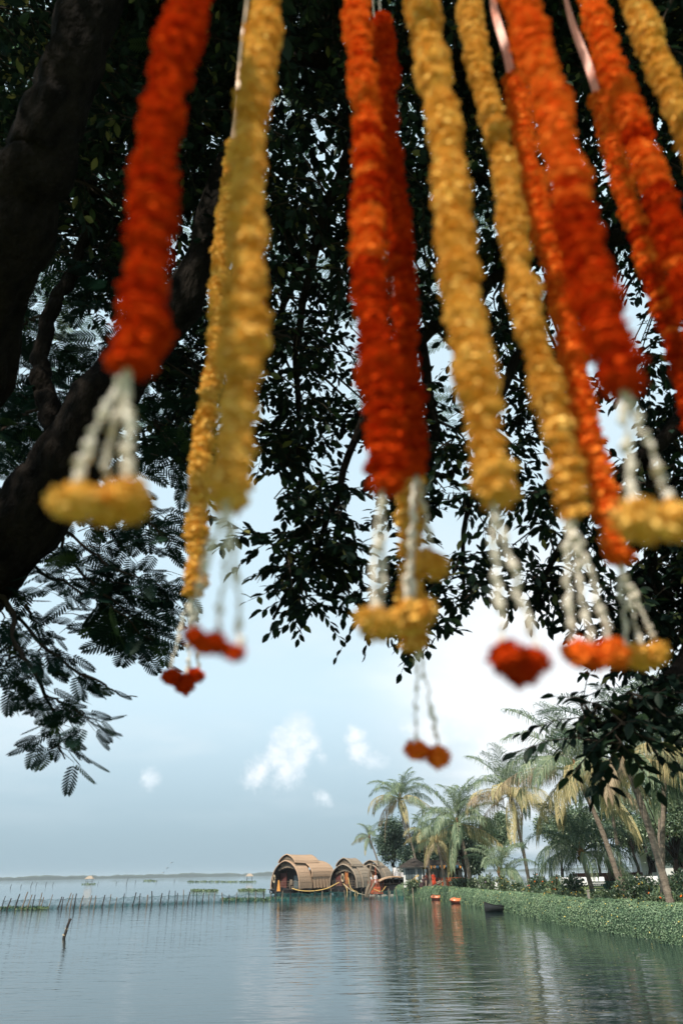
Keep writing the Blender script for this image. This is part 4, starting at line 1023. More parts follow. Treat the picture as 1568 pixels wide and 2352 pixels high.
def torus(mb, c, R0, r0, ax='y', n=16, m=7):
    V = []
    for i in range(n):
        a = 2*math.pi*i/n
        for j in range(m):
            b = 2*math.pi*j/m; rr = R0 + r0*math.cos(b); p = Vector((rr*math.cos(a), r0*math.sin(b), rr*math.sin(a)))
            if ax == 'x': p = Vector((p.y, p.x, p.z))
            V.append(p + Vector(c))
    mb.add(V, [(i*m+j, i*m+(j+1) % m, ((i+1) % n)*m+(j+1) % m, ((i+1) % n)*m+j) for i in range(n) for j in range(m)]); return mb
def hull_mesh(W, L, deck, fore=3.2, aft=2.0, upturn=1.0):
    mb = MB(); ny = 22; V = []
    for j in range(ny+1):
        y = -fore + (L+fore+aft)*j/ny
        if y < 0: k = max(.02, 1-(-y/fore)**2.0)
        elif y > L: k = max(.04, 1-((y-L)/aft)**2*.9)
        else: k = 1
        zt = deck*.85 + upturn*max(0, -y/fore)**2 + .5*upturn*max(0, (y-L)/aft)**2
        w = W/2*(.25+.75*k) if k > .05 else .12
        w = W/2*k if k > .06 else .14
        V += [Vector((-w, y, zt)), Vector((-w*.86, y, zt*.35)), Vector((-w*.4, y, -.35)), Vector((w*.4, y, -.35)), Vector((w*.86, y, zt*.35)), Vector((w, y, zt))]
    F = [(6*j+i, 6*j+i+1, 6*j+7+i, 6*j+6+i) for j in range(ny) for i in range(5)] + [(6*j, 6*j+6, 6*j+11, 6*j+5) for j in range(ny)]
    F += [(0,1,2,3,4,5), tuple(6*ny+i for i in (5,4,3,2,1,0))]
    mb.add(V, F); return mb
def lattice(mb, poly, y, step, w=.025):
    """crossed slats clipped to a gable outline (list of x,z)"""
    zs = [q[1] for q in poly]; xs = [q[0] for q in poly]
    def span(val, axis):
        hits = []
        for a, b in zip(poly, poly[1:]+poly[:1]):
            if (a[axis]-val)*(b[axis]-val) < 0:
                t = (val-a[axis])/(b[axis]-a[axis]); hits.append(a[1-axis] + t*(b[1-axis]-a[1-axis]))
        return (min(hits), max(hits)) if len(hits) >= 2 else None
    for v in np.arange(min(zs)+step*.5, max(zs), step):
        h = span(v, 1)
        if h: mb.box(((h[0]+h[1])/2, y, v), (h[1]-h[0], .02, w))
    for v in np.arange(min(xs)+step*.5, max(xs), step):
        h = span(v, 0)
        if h: mb.box((v, y+.025, (h[0]+h[1])/2), (w, .02, h[1]-h[0]))
    return mb
def houseboat(label, loc, rz, W, L, deck, H, H2, mt, flaps=True, doors='a', seed=0, fore=1.5):
    root = empty('houseboat', loc, rz, label=label, category='houseboat', group='thatched houseboats at the landing')
    obj('hull', hull_mesh(W*.98, L, deck, fore=fore, upturn=.45), M['hull'], root, sm=False)
    dk = MB(); dk.box((0, L/2-.6, deck-.06), (W*.9, L+1.0, .1)); obj('deck', dk, M['wood_dark'], root)
    f1 = L*.36
    thatch_vault(root, 'front_roof', W, H, deck+.02, 0, f1, mt, 16, sag=.05)
    # wider mid vault laps over the front one, its sides opened as flaps
    if flaps:
        thatch_vault(root, 'rear_roof', W*1.02, H+.10, deck+1.65, f1-.12, L, mt, 12, sag=.05, thick=.10)
        nfl = 7; fw = (L-f1)/nfl
        for s in (-1, 1):
            for i in range(nfl):
                yc = f1+fw*(i+.5); w0, w1 = fw*.47, fw*.30; x0, x1 = s*(W*.51), s*(W*.51+.22)
                V = [(x0, yc-w0, deck+1.85), (x0, yc+w0, deck+1.85), (x1, yc+w1, deck+.05), (x1, yc-w1, deck+.05)]
                V += [(a-s*.07, b, c) for a, b, c in V]
                obj('thatch_flap', MB().add(V, [(0,1,2,3),(7,6,5,4),(0,4,5,1),(1,5,6,2),(2,6,7,3),(3,7,4,0)]), mt, root)
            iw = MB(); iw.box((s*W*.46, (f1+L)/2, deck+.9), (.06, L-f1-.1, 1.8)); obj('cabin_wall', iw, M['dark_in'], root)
    else:
        thatch_vault(root, 'rear_roof', W*1.03, H+.12, deck+.05, f1-.12, L, mt, 16, sag=.05, thick=.10)
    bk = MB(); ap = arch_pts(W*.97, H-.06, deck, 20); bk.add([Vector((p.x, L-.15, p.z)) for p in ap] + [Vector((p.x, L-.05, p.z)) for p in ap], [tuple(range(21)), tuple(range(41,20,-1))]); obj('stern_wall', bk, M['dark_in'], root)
    # raised clerestory roof on top with open lattice gable
    W2 = W*.52; zb = H - .46; y0, y1 = .55, L*.72
    thatch_vault(root, 'top_roof', W2*1.12, H2, zb+.42, y0-.25, y1, mt, 8, sag=-.08, thick=.09, p=1.55)
    gp = [(p.x*.96, p.z) for p in arch_pts(W2, H2-.06, zb+.42, 14, 1.55)]; gp = [(-W2*.46, zb-.1)] + gp + [(W2*.46, zb-.1)]
    lt = lattice(MB(), gp, y0, .20, .045); obj('lattice', lt, M['wood_pale'], root)
    for s in (-1, 1):
        sl = MB(); sl.box((s*W2*.47, (y0+y1)/2, zb+.22), (.05, y1-y0, .62)); obj('side_screen', sl, M['batten'], root)
    # bulkhead, doors and dark saloon inside the mouth
    yb = f1*.62; bw = MB(); ap = arch_pts(W*.93, H-.10, deck, 20)
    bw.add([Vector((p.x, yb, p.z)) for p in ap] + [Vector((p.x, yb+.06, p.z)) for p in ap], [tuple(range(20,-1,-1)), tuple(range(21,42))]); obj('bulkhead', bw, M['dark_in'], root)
    for (x, w, h, m_, yo) in (((-W*.29, W*.22, 2.3, 'maroon', -.5), (-W*.16, .10, 2.7, 'maroon', -.6), (W*.12, W*.16, 1.9, 'glass', -.05), (W*.30, .08, 2.6, 'maroon', -.55)) if doors == 'a'
                              else ((-W*.27, W*.26, 2.2, 'maroon', -.4), (W*.05, W*.12, 2.35, 'door_wood', -.5), (W*.24, W*.10, 2.0, 'dark_in', -.3))):
        pn = MB(); pn.box((x, yb+yo, deck+h/2), (w, .06, h)); obj('door_panel', pn, M[m_], root)
    vl = MB(); k = 12; V = []
    for i in range(k+1):
        x = -W*.33 + W*.66*i/k; z = H - .42 - .55*(abs(x)/(W*.33))**2; V += [Vector((x, .5+.05*(i % 2), z)), Vector((x, .55, z-.28-.1*(i % 2)))]
    vl.add(V, [(2*i, 2*i+2, 2*i+3, 2*i+1) for i in range(k)]); obj('valance', vl, M['wood'], root)
    # railing across the mouth
    rl = MB()
    for z in (.35, .7, 1.05): rl.tube([(-W*.42, .25, deck+z), (0, .12, deck+z), (W*.42, .25, deck+z)], .018, 5)
    obj('rail', rl, M['wood'], root)
    for x in (-.42, -.28, -.14, .14, .28, .42):
        ps = MB(); ps.tube([(x*W, .2, deck-.05), (x*W, .2, deck+1.12)], .025, 5); obj('rail_post', ps, M['wood'], root)
    # helmsman's chair, lamp
    ch = MB(); ch.box((W*.08, .75, deck+.55), (.5,.45,.08)); ch.box((W*.08, .98, deck+.95), (.5,.06,.75)); ch.tube([(W*.08,.75,deck),(W*.08,.75,deck+.55)], .05, 6); ch.box((W*.08-.24,.75,deck+.75), (.05,.4,.05)); ch.box((W*.08+.24,.75,deck+.75), (.05,.4,.05)); obj('chair', ch, M['wood'], root)
    pr = MB(); pr.box((-W*.20, -.9, deck+.55), (.28,.18,1.7)); obj('bow_post', pr, M['hull'], root)
    # car-tyre fenders hung on the side
    for i, (x, y) in enumerate(((W*.34, -.75), (-W*.40, -.55), (W*.51, L*.3))):
        ty = torus(MB(), (x, y, deck*.55), .30, .10, 'y' if i < 2 else 'x'); obj('tyre_fender', ty, M['tyre'], root, sm=True)
        hg = MB(); hg.tube([(x, y, deck*.55+.3), (x, y+.15, deck+.35)], .02, 4); obj('fender_rope', hg, M['rope_pale'], root)
    cl = MB()
    for k in range(4): torus(cl, (-W*.40 if doors == 'a' else -W*.02, .08-.03*k, (deck+1.5-.02*k)/2.2), .20+.03*(k % 3), .022, 'y', 14, 5)
    cl.v = [(x, y, z*2.2) for x, y, z in cl.v]
    obj('rope_coil', cl, M['rope_pale'], root)
    return root
b1 = PG(654, 2055, 0); b2 = PG(788, 2053, 0); b3 = at_d(850, 2047, 141); b3.z = 0
houseboat('large tan thatched houseboat with straw side flaps, first in the row', b1, R_(-35), 5.9, 9.4, .80, 4.60, 5.70, M['thatch'], True, 'a')
houseboat('grey weathered thatch houseboat with orange door moored beside the tan one', b2, R_(-30), 5.0, 5.6, .80, 3.95, 5.0, M['thatch_grey'], False, 'b')
houseboat('small grey thatch houseboat tucked behind the gnarled post', b3, R_(-18), 4.7, 7.5, .80, 4.0, 4.85, M['thatch_grey'], False, 'b')
yl = MB(); q = b1 + Vector((-1.1,-2.3,0)); yl.add([q+Vector((0,0,.55)), q+Vector((.55,.1,.55)), q+Vector((.35,.05,2.1)), q+Vector((.18,0,2.1)), q+Vector((0,.08,.55)), q+Vector((.55,.18,.55)), q+Vector((.35,.13,2.1)), q+Vector((.18,.08,2.1))], [(0,1,2,3),(7,6,5,4),(0,4,5,1),(2,6,7,3),(1,5,6,2),(0,3,7,4)])
obj('furled_cloth', yl, M['orange_cloth'], label='furled yellow cloth standing at the tan houseboat bow', category='cloth')

# covered shikara boat by the landing
def shikara():
    loc = at_d(905, 2050, 113); loc.z = 0; root = empty('canopy_boat', loc, R_(0), label='small dark ferry boat under a curved straw canopy by the landing', category='boat')
    k = 112*.884/1568
    W = 4.6
    h = MB(); V = []; n = 16
    for j in range(n+1):
        t = -1 + 2*j/n; y = t*4.2; w = W/2*.8*math.sqrt(max(.02, 1-t*t)); z = .75 + .55*t*t
        V += [Vector((-w,y,z)), Vector((-w*.6,y,-.3)), Vector((w*.6,y,-.3)), Vector((w,y,z))]
    h.add(V, [(4*j+i, 4*j+i+1, 4*j+5+i, 4*j+4+i) for j in range(n) for i in range(3)] + [(4*j,4*j+4,4*j+7,4*j+3) for j in range(n)]); h.f += [(0,1,2,3),(4*n+3,4*n+2,4*n+1,4*n)]
    obj('hull', h, M['hull'], root)
    c = MB(); V = []; m = 14
    for y in (-2.6, 2.6):
        for i in range(m+1):
            x = -2.2+4.4*i/m; z = 2.45 - .55*(x/2.2)**2; V += [Vector((x,y,z)), Vector((x*.985,y,z-.16))]
    o2 = 2*(m+1)
    c.add(V, [(2*i,2*i+2,o2+2*i+2,o2+2*i) for i in range(m)] + [(2*i+1,o2+2*i+1,o2+2*i+3,2*i+3) for i in range(m)] + [(2*i,2*i+1,2*i+3,2*i+2) for i in range(m)] + [(o2+2*i,o2+2*i+2,o2+2*i+3,o2+2*i+1) for i in range(m)] + [(0,o2,o2+1,1),(2*m,2*m+1,o2+2*m+1,o2+2*m)])
    obj('canopy', c, M['thatch'], root)
    for x in (-2.0, -.7, .7, 2.0):
        for y in (-2.3, 2.3):
            p_ = MB(); p_.tube([(x,y,.5),(x,y,2.42-.55*(x/2.2)**2)], .06, 6); obj('post', p_, M['hull'], root)
    for y in (-1.4, 0, 1.4):
        s = MB(); s.box((0,y,.85),(2.6,.4,.08)); s.box((0,y+.2,1.15),(2.6,.06,.5)); obj('seat', s, M['wood_dark'], root)
    for z in (1.15, 1.5):
        s = MB(); s.tube([(-2,-2.35,z),(2,-2.35,z)], .03, 5); obj('rail', s, M['wood_dark'], root)
    for x in (-1.35, 0, 1.35): cu = MB(); cu.box((x,2.42,1.3),(1.3,.05,1.5)); obj('shade_panel', cu, M['dark_in'], root)  # dark sheets standing in for the shade under the canopy
shikara()

# ================================================================== LANDING, NET FENCE, STAKES
def pole(name, label, a, b, r, m_, cat_, group=None, parent=None, n=7):
    a, b = Vector(a), Vector(b); mb = MB(); k = 6
    pts = [a.lerp(b, i/(k-1)) + Vector((mnoise.noise(a*3+Vector((i,0,0))), mnoise.noise(a*3+Vector((0,i,0))), 0))*r*.5 for i in range(k)]
    mb.v = []; org = a.copy(); mb.tube([p_-org for p_ in pts], [r*(1.1-.3*i/(k-1)) for i in range(k)], n)
    o = obj(name, mb, m_, parent, loc=(org - (parent.location if parent else Vector())))
    if label: o['label'] = label; o['category'] = cat_
    if group: o['group'] = group
    return o
fence_px = [(5,72),(38,60),(82,80),(120,90),(150,75),(178,74),(213,84),(224,60),(269,72),(323,60),(343,58),(367,78),(390,70),(411,74),(445,62),(495,62),(523,60),(568,62),(606,64),(639,48),(680,66),(736,70),(772,64),(814,56),(843,74),(888,62),(931,74),(972,72),(981,60),(1017,76),(1041,64),(1070,70),(1092,62),(1123,56),(1157,60),(1187,58),(1237,54),(1271,42),(1310,52),(1376,58),(1415,56),(1463,54)]
fpts = []
for x, h in fence_px: fpts.append((x*.414, (1960+.414*(318-53*x/1463)), h*.414))
for x, h in ((30,130),(130,120),(200,130),(290,135),(405,125),(515,130),(565,120),(745,135),(850,130),(970,150),(1080,140),(1175,135),(1245,150),(1325,140),(1415,110)): fpts.append((600.25+.1641*x, 1947.75+.1641*(742-18*(x/1415)), h*.1641))
for x, h in ((165,120),(250,125),(365,145),(480,160),(580,150)): fpts.append((833+.1641*x, 1947.75+.1641*712, h*.1641))
fr0 = PG(fpts[0][0], fpts[0][1], 0); fr0.z = 0
fence = empty('net_fence', fr0, label='long fishing-net fence on crooked wooden stakes across the lagoon', category='fence')
tops = []
for i, (u, v, h) in enumerate(fpts):
    b = PG(u, v, 0); D = math.hypot(b.x, b.y); hh = h*D*.000497
    lean = random.uniform(.02,.22) if u < 330 else random.gauss(0,.06)
    t = b + Vector((lean*hh, random.gauss(0,.08), hh)); lowp = b + Vector((-lean*.5, 0, -.5)); tops.append((b, t))
    pole('post', None, lowp, t, random.uniform(.045,.075), M['wood'] if random.random() < .6 else M['wood_dark'], None, parent=fence)
for (b0, t0), (b1_, t1) in zip(tops, tops[1:]):
    k = 6; V = []; zt0, zt1 = min(t0.z*.82, .95), min(t1.z*.82, .95)
    for i in range(k+1):
        s = i/k; p_ = b0.lerp(b1_, s); sg = .16*math.sin(math.pi*s)*min(1, (b1_-b0).length/1.5)
        z = zt0*(1-s)+zt1*s - sg; w = .05*math.sin(s*9+b0.x)
        V += [p_ + Vector((0, w, z)) - fr0, p_ + Vector((0, -w*2, z*.5)) - fr0, p_ + Vector((0, w, -.05)) - fr0]
    mb = MB(); mb.add(V, [(3*i+q, 3*i+q+1, 3*i+4+q, 3*i+3+q) for i in range(k) for q in range(2)]); net = obj('net', mb, M['net'], fence)
    cord = MB(); cord.tube([Vector(V[3*i]) for i in range(k+1)], .016, 4, False); obj('head_rope', cord, M['green_paint'], net)
# stakes out on the lake, alone
for i, (x, y0, y1, lx) in enumerate(((57,192,174,6),(115,188,174,4),(170,186,160,8),(199,184,163,5),(254,182,160,2),(293,179,162,3),(543,173,158,3),(645,171,158,2),(700,176,138,8),(751,168,148,2),(867,165,151,1),(967,163,147,1))):
    b = PG(x*.414, 1960+.414*y0, 0); D = b.length; hh = (y0-y1)*.414*D*.000497
    pole('lake_stake', 'lone weathered stake far out on the open lake', b+Vector((0,0,-.5)), b+Vector((lx*.414*D*.00056, 0, hh)), .11, M['wood_dark'], 'stake', 'stakes out on the open lake')
b = PG(147.5, 2154.6, 0)
s = pole('mooring_stake', 'single banded wooden stake standing in the calm near water', b+Vector((-.12,0,-.6)), b+Vector((.18,0,.86)), .085, M['wood_dark'], 'stake')
bm_ = MB(); bm_.tube([(.20,0,1.0),(.215,0,1.06)], .092, 8); obj('band', bm_, M['rope_pale'], s); bm_ = MB(); bm_.tube([(.10,0,.72),(.112,0,.76)], .095, 8); obj('band', bm_, M['rope_pale'], s)
cp = MB(); cp.tube([(.22,0,1.46),(.34,0,1.48),(.40,0,1.45)], [.03,.05,.015], 6); obj('cap', cp, M['wood_dark'], s)
# huts on stilts
for i, (u, v, sc, lab) in enumerate(((205,2030,1.0,'thatched lake hut on stilts with a perch pole, beside the lone stakes'),(573,2023,.95,'thatched lake hut on stilts among floating weed near the houseboats'))):
    b = PG(u, v, 0); root = empty('stilt_hut', b, label=lab, category='hut', group='stilt huts on the lake')
    for x in (-1.6, 1.6):
        for y in (-1.3, 1.3):
            mb = MB(); mb.tube([(x*sc,y*sc,-.5),(x*.9*sc,y*.9*sc,2.6*sc)], .09, 6); obj('stilt', mb, M['wood_dark'], root)
    mb = MB(); mb.box((0,0,1.0*sc),(3.4*sc,2.8*sc,.12)); obj('platform', mb, M['wood_dark'], root)
    mb = MB(); mb.add([(-2.3*sc,-1.9*sc,2.4*sc),(2.3*sc,-1.9*sc,2.4*sc),(2.3*sc,1.9*sc,2.4*sc),(-2.3*sc,1.9*sc,2.4*sc),(-.9*sc,0,3.9*sc),(.9*sc,0,3.9*sc)], [(0,1,5,4),(1,2,5),(2,3,4,5),(3,0,4),(3,2,1,0)]); obj('roof', mb, M['thatch_grey'], root)
    if i == 0: mb = MB(); mb.tube([(1.2,0,3.0),(1.25,0,4.6)], .05, 5); obj('perch', mb, M['wood_dark'], root)
# egrets over the water
for x, y in ((951,53),(926,83),(905,108)):
    p_ = at_d(x*.414, 1960+.414*y, 190); mb = MB()
    mb.add([(-.75,.1,.30),(-.38,0,.2),(0,-.12,.02),(.38,0,.2),(.75,.1,.30),(-.36,.22,.18),(0,.25,.03),(.36,.22,.18),(0,-.5,.03),(0,.55,0),(0,0,-.12)], [(0,1,5),(1,2,6,5),(2,3,7,6),(3,4,7),(2,8,10),(2,10,1),(6,10,9),(8,2,3),(2,10,3),(6,9,10),(1,10,5),(3,7,10)])
    obj('egret', mb, M['bird'], loc=p_, label='small white egret flying low over the lake', category='bird', group='egrets over the lake')
# floating weed
def weed(u0, u1, v, n, depth_j, nm):
    O = []
    for _ in range(n):
        u = random.uniform(u0, u1); q = PG(u, v+random.gauss(0, depth_j), .04); O.append(tuple(q))
    O = np.array(O); n = len(O); D = np.linalg.norm(O, axis=1)
    obj(nm, inst_mesh(nm, DIA_V, DIA_F, frames(rdir(n)*np.array([1,1,.6])+np.array([0,0,.7]), rdir(n), (.14+D*.0016)*rng.uniform(.7,1.3,n)), O, rng.random(n)), M['weed'], kind='stuff')
weed(440,500,2046.5,420,.8,'floating_weed'); weed(548,610,2045.5,420,.9,'floating_weed'); weed(430,560,2026,300,.5,'floating_weed'); weed(330,360,2024,90,.6,'floating_weed'); weed(190,220,2031.5,70,.4,'floating_weed'); weed(560,590,2026,80,.4,'floating_weed')
weed(0,110,2087.5,500,.9,'floating_weed'); weed(510,612,2067.5,700,1.1,'floating_weed'); weed(612,660,2066,240,1.0,'floating_weed')
# little leaves adrift on the near water
O = []
for _ in range(260):
    q = PG(random.gauss(1180,190), random.uniform(2140,2350), .006)
    if q.x < 12: O.append(tuple(q))
O = np.array(O); n = len(O)
obj('drifting_leaves', inst_mesh('drifting_leaves', DIA_V, DIA_F, frames(rdir(n)*np.array([1,1,0.02]), np.tile([0,0,1.],(n,1)), rng.uniform(.04,.09,n)), O, rng.random(n)), mat('dead_leaf', (.42,.33,.18), (.25,.17,.08), .8), kind='stuff')

# gnarled post and mooring ropes
gp = at_d(846, 2062, 106); gp.z = 0
root = empty('gnarled_post', gp, label='crooked pale tree-trunk mooring post in front of the small houseboat', category='post')
mb = MB(); mb.tube(bez([(-.5,0,-.5),(-.1,0,.9),(.25,0,1.6),(.15,0,2.6),(.55,0,3.9)], 14), [.22,.22,.24,.26,.24,.22,.2,.2,.2,.19,.18,.17,.16,.14], 8); obj('trunk', mb, M['wood'], root)
mb = MB(); mb.tube(bez([(.9,0,1.7),(.35,-.1,.9),(-.35,-.1,-.4)], 8), .15, 7); obj('brace', mb, M['wood'], root)
def zd4(x, y): return 600.25+.1641*x, 1947.75+.1641*y
def zd5(x, y): return 833+.1641*x, 1947.75+.1641*y
def rope(label, pts, r, m_='rope'):
    P3 = bez(pts, 22); o0 = P3[0].copy(); mb = MB(); mb.tube([q-o0 for q in P3], r, 6); return obj('mooring_rope', mb, M[m_], loc=o0, sm=True, label=label, category='rope')
rope('yellow mooring rope sagging between the tan and grey houseboats', [at_d(*zd4(x, y), D) for x, y, D in ((430,565,123),(520,592,122),(640,604,122),(780,596,122),(920,565,122),(1010,520,122),(1090,478,122))], .07)
rope('yellow rope falling from the grey houseboat bow to the net', [at_d(*zd4(x, y), D) for x, y, D in ((1145,500,120),(1190,560,118),(1200,640,112),(1190,710,106))], .05)
rope('pale rope slanting from the grey houseboat to the gnarled post', [at_d(*zd4(x, y), D) for x, y, D in ((1150,505,120),(1240,580,116),(1330,625,112),(1440,655,108),(1500,660,106))], .045, 'rope_pale')
rope('thin looped rope hanging at the grey houseboat mouth', [at_d(*zd4(x, y), D) for x, y, D in ((1215,410,121),(1225,480,120),(1245,555,118),(1300,600,114),(1335,610,110),(1345,660,108),(1320,690,106),(1305,650,107),(1320,615,108))], .04)
rope('yellow rope drooping from the straw-canopied boat toward the bank', [at_d(*zd5(x, y), D) for x, y, D in ((505,575,104),(540,630,104),(600,662,103),(690,668,102),(760,630,101),(790,590,101),(830,520,100),(900,450,99))], .05)
rope('yellow rope from the gnarled post to the straw-canopied boat', [at_d(*zd5(x, y), D) for x, y, D in ((130,565,106),(190,590,106),(250,612,106),(290,580,107),(320,535,108))], .05)
rope('yellow line tied round the leaning palm by the kiosk', [at_d(*zd5(x, y), D) for x, y, D in ((660,480,99),(720,420,98),(765,378,97.4),(775,395,97.2),(735,410,97.2),(740,450,97.2),(770,485,97.3))], .045)
# red-painted jetty by the small boats
jt = at_d(*zd5(180,560), 116); jt.z = 0
root = empty('jetty', jt, label='short jetty with red slatted railing between boats', category='jetty')
mb = MB(); mb.box((0,0,.85),(2.4,3.5,.12)); obj('deck', mb, M['red_wood'], root)
for x in (-1.1, 0, 1.1):
    mb = MB(); mb.tube([(x,-1.6,-.6),(x,-1.6,2.1 if x else 3.6)], .055, 6); obj('post', mb, M['red_wood'], root)
for z in (1.0, 1.95): mb = MB(); mb.box((0,-1.6,z),(2.3,.07,.09)); obj('rail', mb, M['red_wood'], root)
for i in range(11):
    mb = MB(); mb.box((-1.02+.204*i,-1.6,1.47),(.07,.035,.86)); obj('slat', mb, M['red_wood'], root)
mb = MB(); mb.box((0,-1.72,.45),(2.3,.08,.6)); obj('fascia', mb, M['red_wood'], root)
# rubble toe under the landing
for i in range(9):
    q = PG(850+9*i+random.uniform(-3,3), 2058.5+random.uniform(-1,1), 0); mb = MB(); r = random.uniform(.25,.5)
    me = bpy.data.meshes.new('boulder'); bm = bmesh.new(); bmesh.ops.create_icosphere(bm, subdivisions=2, radius=r)
    for v in bm.verts: v.co *= 1+.3*mnoise.noise(v.co*3+Vector((i,0,0))); v.co.z *= .6
    bm.to_mesh(me); bm.free(); obj('boulder', me, M['stone'], loc=q, label='grey boulder at the waterline under the landing', category='boulder', group='boulders under the landing')
# stick stairs down the bank
st0 = at_d(*zd5(880,700), 98); st0.z = 0
root = empty('stick_stairs', st0, label='rickety steps of bamboo poles going down the bank to the boats', category='stairs')
def zp(x, y, D): return at_d(*zd5(x, y), D) - st0
for a, b, r in (((800,585,97),(1080,460,99),.06),((870,590,96),(1165,440,98),.07),((965,730,95.5),(1010,520,97),.06),((1115,555,98),(1160,440,98.2),.05)):
    mb = MB(); mb.tube([zp(*a), zp(*b)], r, 6); obj('rail', mb, M['wood_pale'], root)
for x, y0, y1 in ((815,690,480),(860,710,580),(880,680,455),(925,690,500),(960,600,480)):
    mb = MB(); mb.tube([zp(x,y0+20,97), zp(x+2,y1,97.3)], .06, 6); obj('post', mb, M['wood_pale'] if x < 900 else M['wood'], root)
for k in range(4):
    mb = MB(); mb.tube([zp(790+12*k,700-48*k*.5,96.5), zp(930+14*k,690-50*k*.5,96.8)], .09, 6); obj('tread', mb, M['wood_dark'], root)
# thin reed poles in the water by the landing
for (x, y0, y1, lab) in ((385,706,600,'thin reddish pole standing before the straw-canopied boat'),(703,706,560,'thin pole standing between straw-canopied boat and bank')):
    a = PG(*zd5(x, y0), 0); D = a.length; pole('thin_pole', lab, a+Vector((0,0,-.5)), a+Vector((0,0,(y0-y1)*.1641*D*.000497)), .05, M['wood_pale'], 'pole', 'thin poles in the water')

# ------------------------------------------------------------------ pedal boats and canoe
def pedal_boat(label, loc, rz, L=2.3, W=1.5, tilt=0):
    root = empty('pedal_boat', loc, rz, label=label, category='pedal boat', group='orange pedal boats'); root.rotation_euler.y = tilt
    def ringed(prof, name, m_):
        mb = MB(); n = 24; V = []
        for (k, z) in prof:
            for i in range(n):
                a = 2*math.pi*i/n; c, s = math.cos(a), math.sin(a); x = L/2*k*math.copysign(abs(c)**.8, c); y = W/2*k*math.copysign(abs(s)**.7, s); V.append((x, y, z + .08*(abs(c)**3)*k))
        m = len(prof); mb.add(V, [(j*n+i, j*n+(i+1) % n, (j+1)*n+(i+1) % n, (j+1)*n+i) for j in range(m-1) for i in range(n)] + [tuple(range(n-1,-1,-1)), tuple((m-1)*n+i for i in range(n))]); obj(name, mb, m_, root, sm=True)
    ringed([(.75,-.15),(.95,.02),(1.0,.16),(.99,.20)], 'hull', M['plastic_dark'])
    ringed([(1.02,.17),(1.03,.22),(.96,.32),(.80,.42),(.60,.46),(.5,.40),(.1,.40)], 'deck', M['orange_plastic'])
    mb = MB(); mb.box((-.18,0,.42),(.42,.6,.06)); mb.box((-.40,0,.47),(.08,.6,.14)); obj('seat', mb, M['orange_plastic'], root)
    mb = MB(); mb.tube([(.25,0,.4),(.2,0,.52)], .02, 6); obj('tiller', mb, M['iron'], root)
pedal_boat('orange pedal boat floating alone clear of the hedge', PG(1053,2075,0)+Vector((0,0,.02)), R_(8), 1.75, 1.2)
pedal_boat('orange pedal boat nosed against the stick stairs', PG(1003,2067,0)+Vector((0,0,.02)), R_(-20), 1.35, 1.1)
q = at_d(*zd5(980,640), 97); pedal_boat('orange pedal boat drawn up on the stair rack', Vector((q.x, q.y, .55)), R_(15), 1.7, 1.3, R_(12))
def canoe():
    loc = PG(1150,2093.5,0); root = empty('canoe', loc, R_(-62), label='black plastic canoe drifting below the hedge', category='canoe')
    mb = MB(); n = 18; V = []; L, W = 3.2, .95
    def sec(t, ins):
        w = W/2*(1-abs(t)**2.6)+.03 - ins; w = max(w, .015); z = .42 + .30*abs(t)**3; return [(-w, L/2*t, z), (-w*.85, L/2*t, .12+ins), (0, L/2*t, -.12+ins), (w*.85, L/2*t, .12+ins), (w, L/2*t, z)]
    for ins in (0, .035):
        for j in range(n+1): V += sec(-1+2*j/n, ins)
    o2 = 5*(n+1)
    F = [(5*j+i, 5*j+5+i, 5*j+6+i, 5*j+i+1) for j in range(n) for i in range(4)] + [(o2+5*j+i, o2+5*j+i+1, o2+5*j+6+i, o2+5*j+5+i) for j in range(n) for i in range(4)]
    F += [(5*j, o2+5*j, o2+5*j+5, 5*j+5) for j in range(n)] + [(5*j+4, 5*j+9, o2+5*j+9, o2+5*j+4) for j in range(n)]
    mb.add(V, F); obj('hull', mb, M['black_boat'], root, sm=True)
    for y in (-.7, .7): t = MB(); t.box((0,y,.36),(.78,.22,.04)); obj('thwart', t, M['wood_dark'], root)
    g = MB()
    for s in (-1, 1): g.tube([(s*(W/2*(1-abs(t)**2.6)+.03), L/2*t, .43+.30*abs(t)**3) for t in np.linspace(-1,1,15)], .022, 5)
    obj('gunwale', g, M['black_boat'], root)
canoe()

# ================================================================== KIOSK, STALL, TABLES, BENCH, BUILDINGS
def kiosk():
    c = at_d(952, 2028, 101); c.z = LAWN; root = empty('kiosk', c, R_(-12), label='white-walled kiosk with dark hipped roof and black framed windows', category='kiosk')
    w = MB(); w.box((0,0,1.15),(2.5,2.5,2.3)); obj('wall', w, M['white_wall'], root)
    r = MB(); e = 1.95; r.add([(-e,-e,2.28),(e,-e,2.28),(e,e,2.28),(-e,e,2.28),(-.25,0,3.35),(.25,0,3.35)], [(0,1,5,4),(1,2,5),(2,3,4,5),(3,0,4),(3,2,1,0)]); rf = obj('roof', r, M['roof_dark'], root)
    for k in range(1,6):
        z = 2.28+1.07*k/6; s = e*(1-k/6)+.25*k/6; b = MB(); b.box((0,-(e*(1-k/6))-.01,z),(2*s,.05,.05)); obj('tile_course', b, M['roof_dark'], rf)
    for (x, y, ww, rot) in ((-.35,-1.26,1.25,0),(.85,-1.26,.5,0),(1.26,0,1.4,1),(-1.26,0,1.2,1)):
        f = MB(); d = (ww,.06,1.25) if not rot else (.06,ww,1.25); f.box((x,y,1.5), d); wf = obj('window', f, M['iron'], root)
        nn = 3 if ww > 1 else 1
        for i in range(nn):
            p_ = MB(); xx = -ww/2+ww*(i+.5)/nn; pw = ww/nn-.08
            if not rot: p_.box((x+xx, y-.035, 1.5),(pw,.02,1.1))
            else: p_.box((x+math.copysign(.035,x), y+xx, 1.5),(.02,pw,1.1))
            obj('pane', p_, M['glass'], wf)
kiosk()
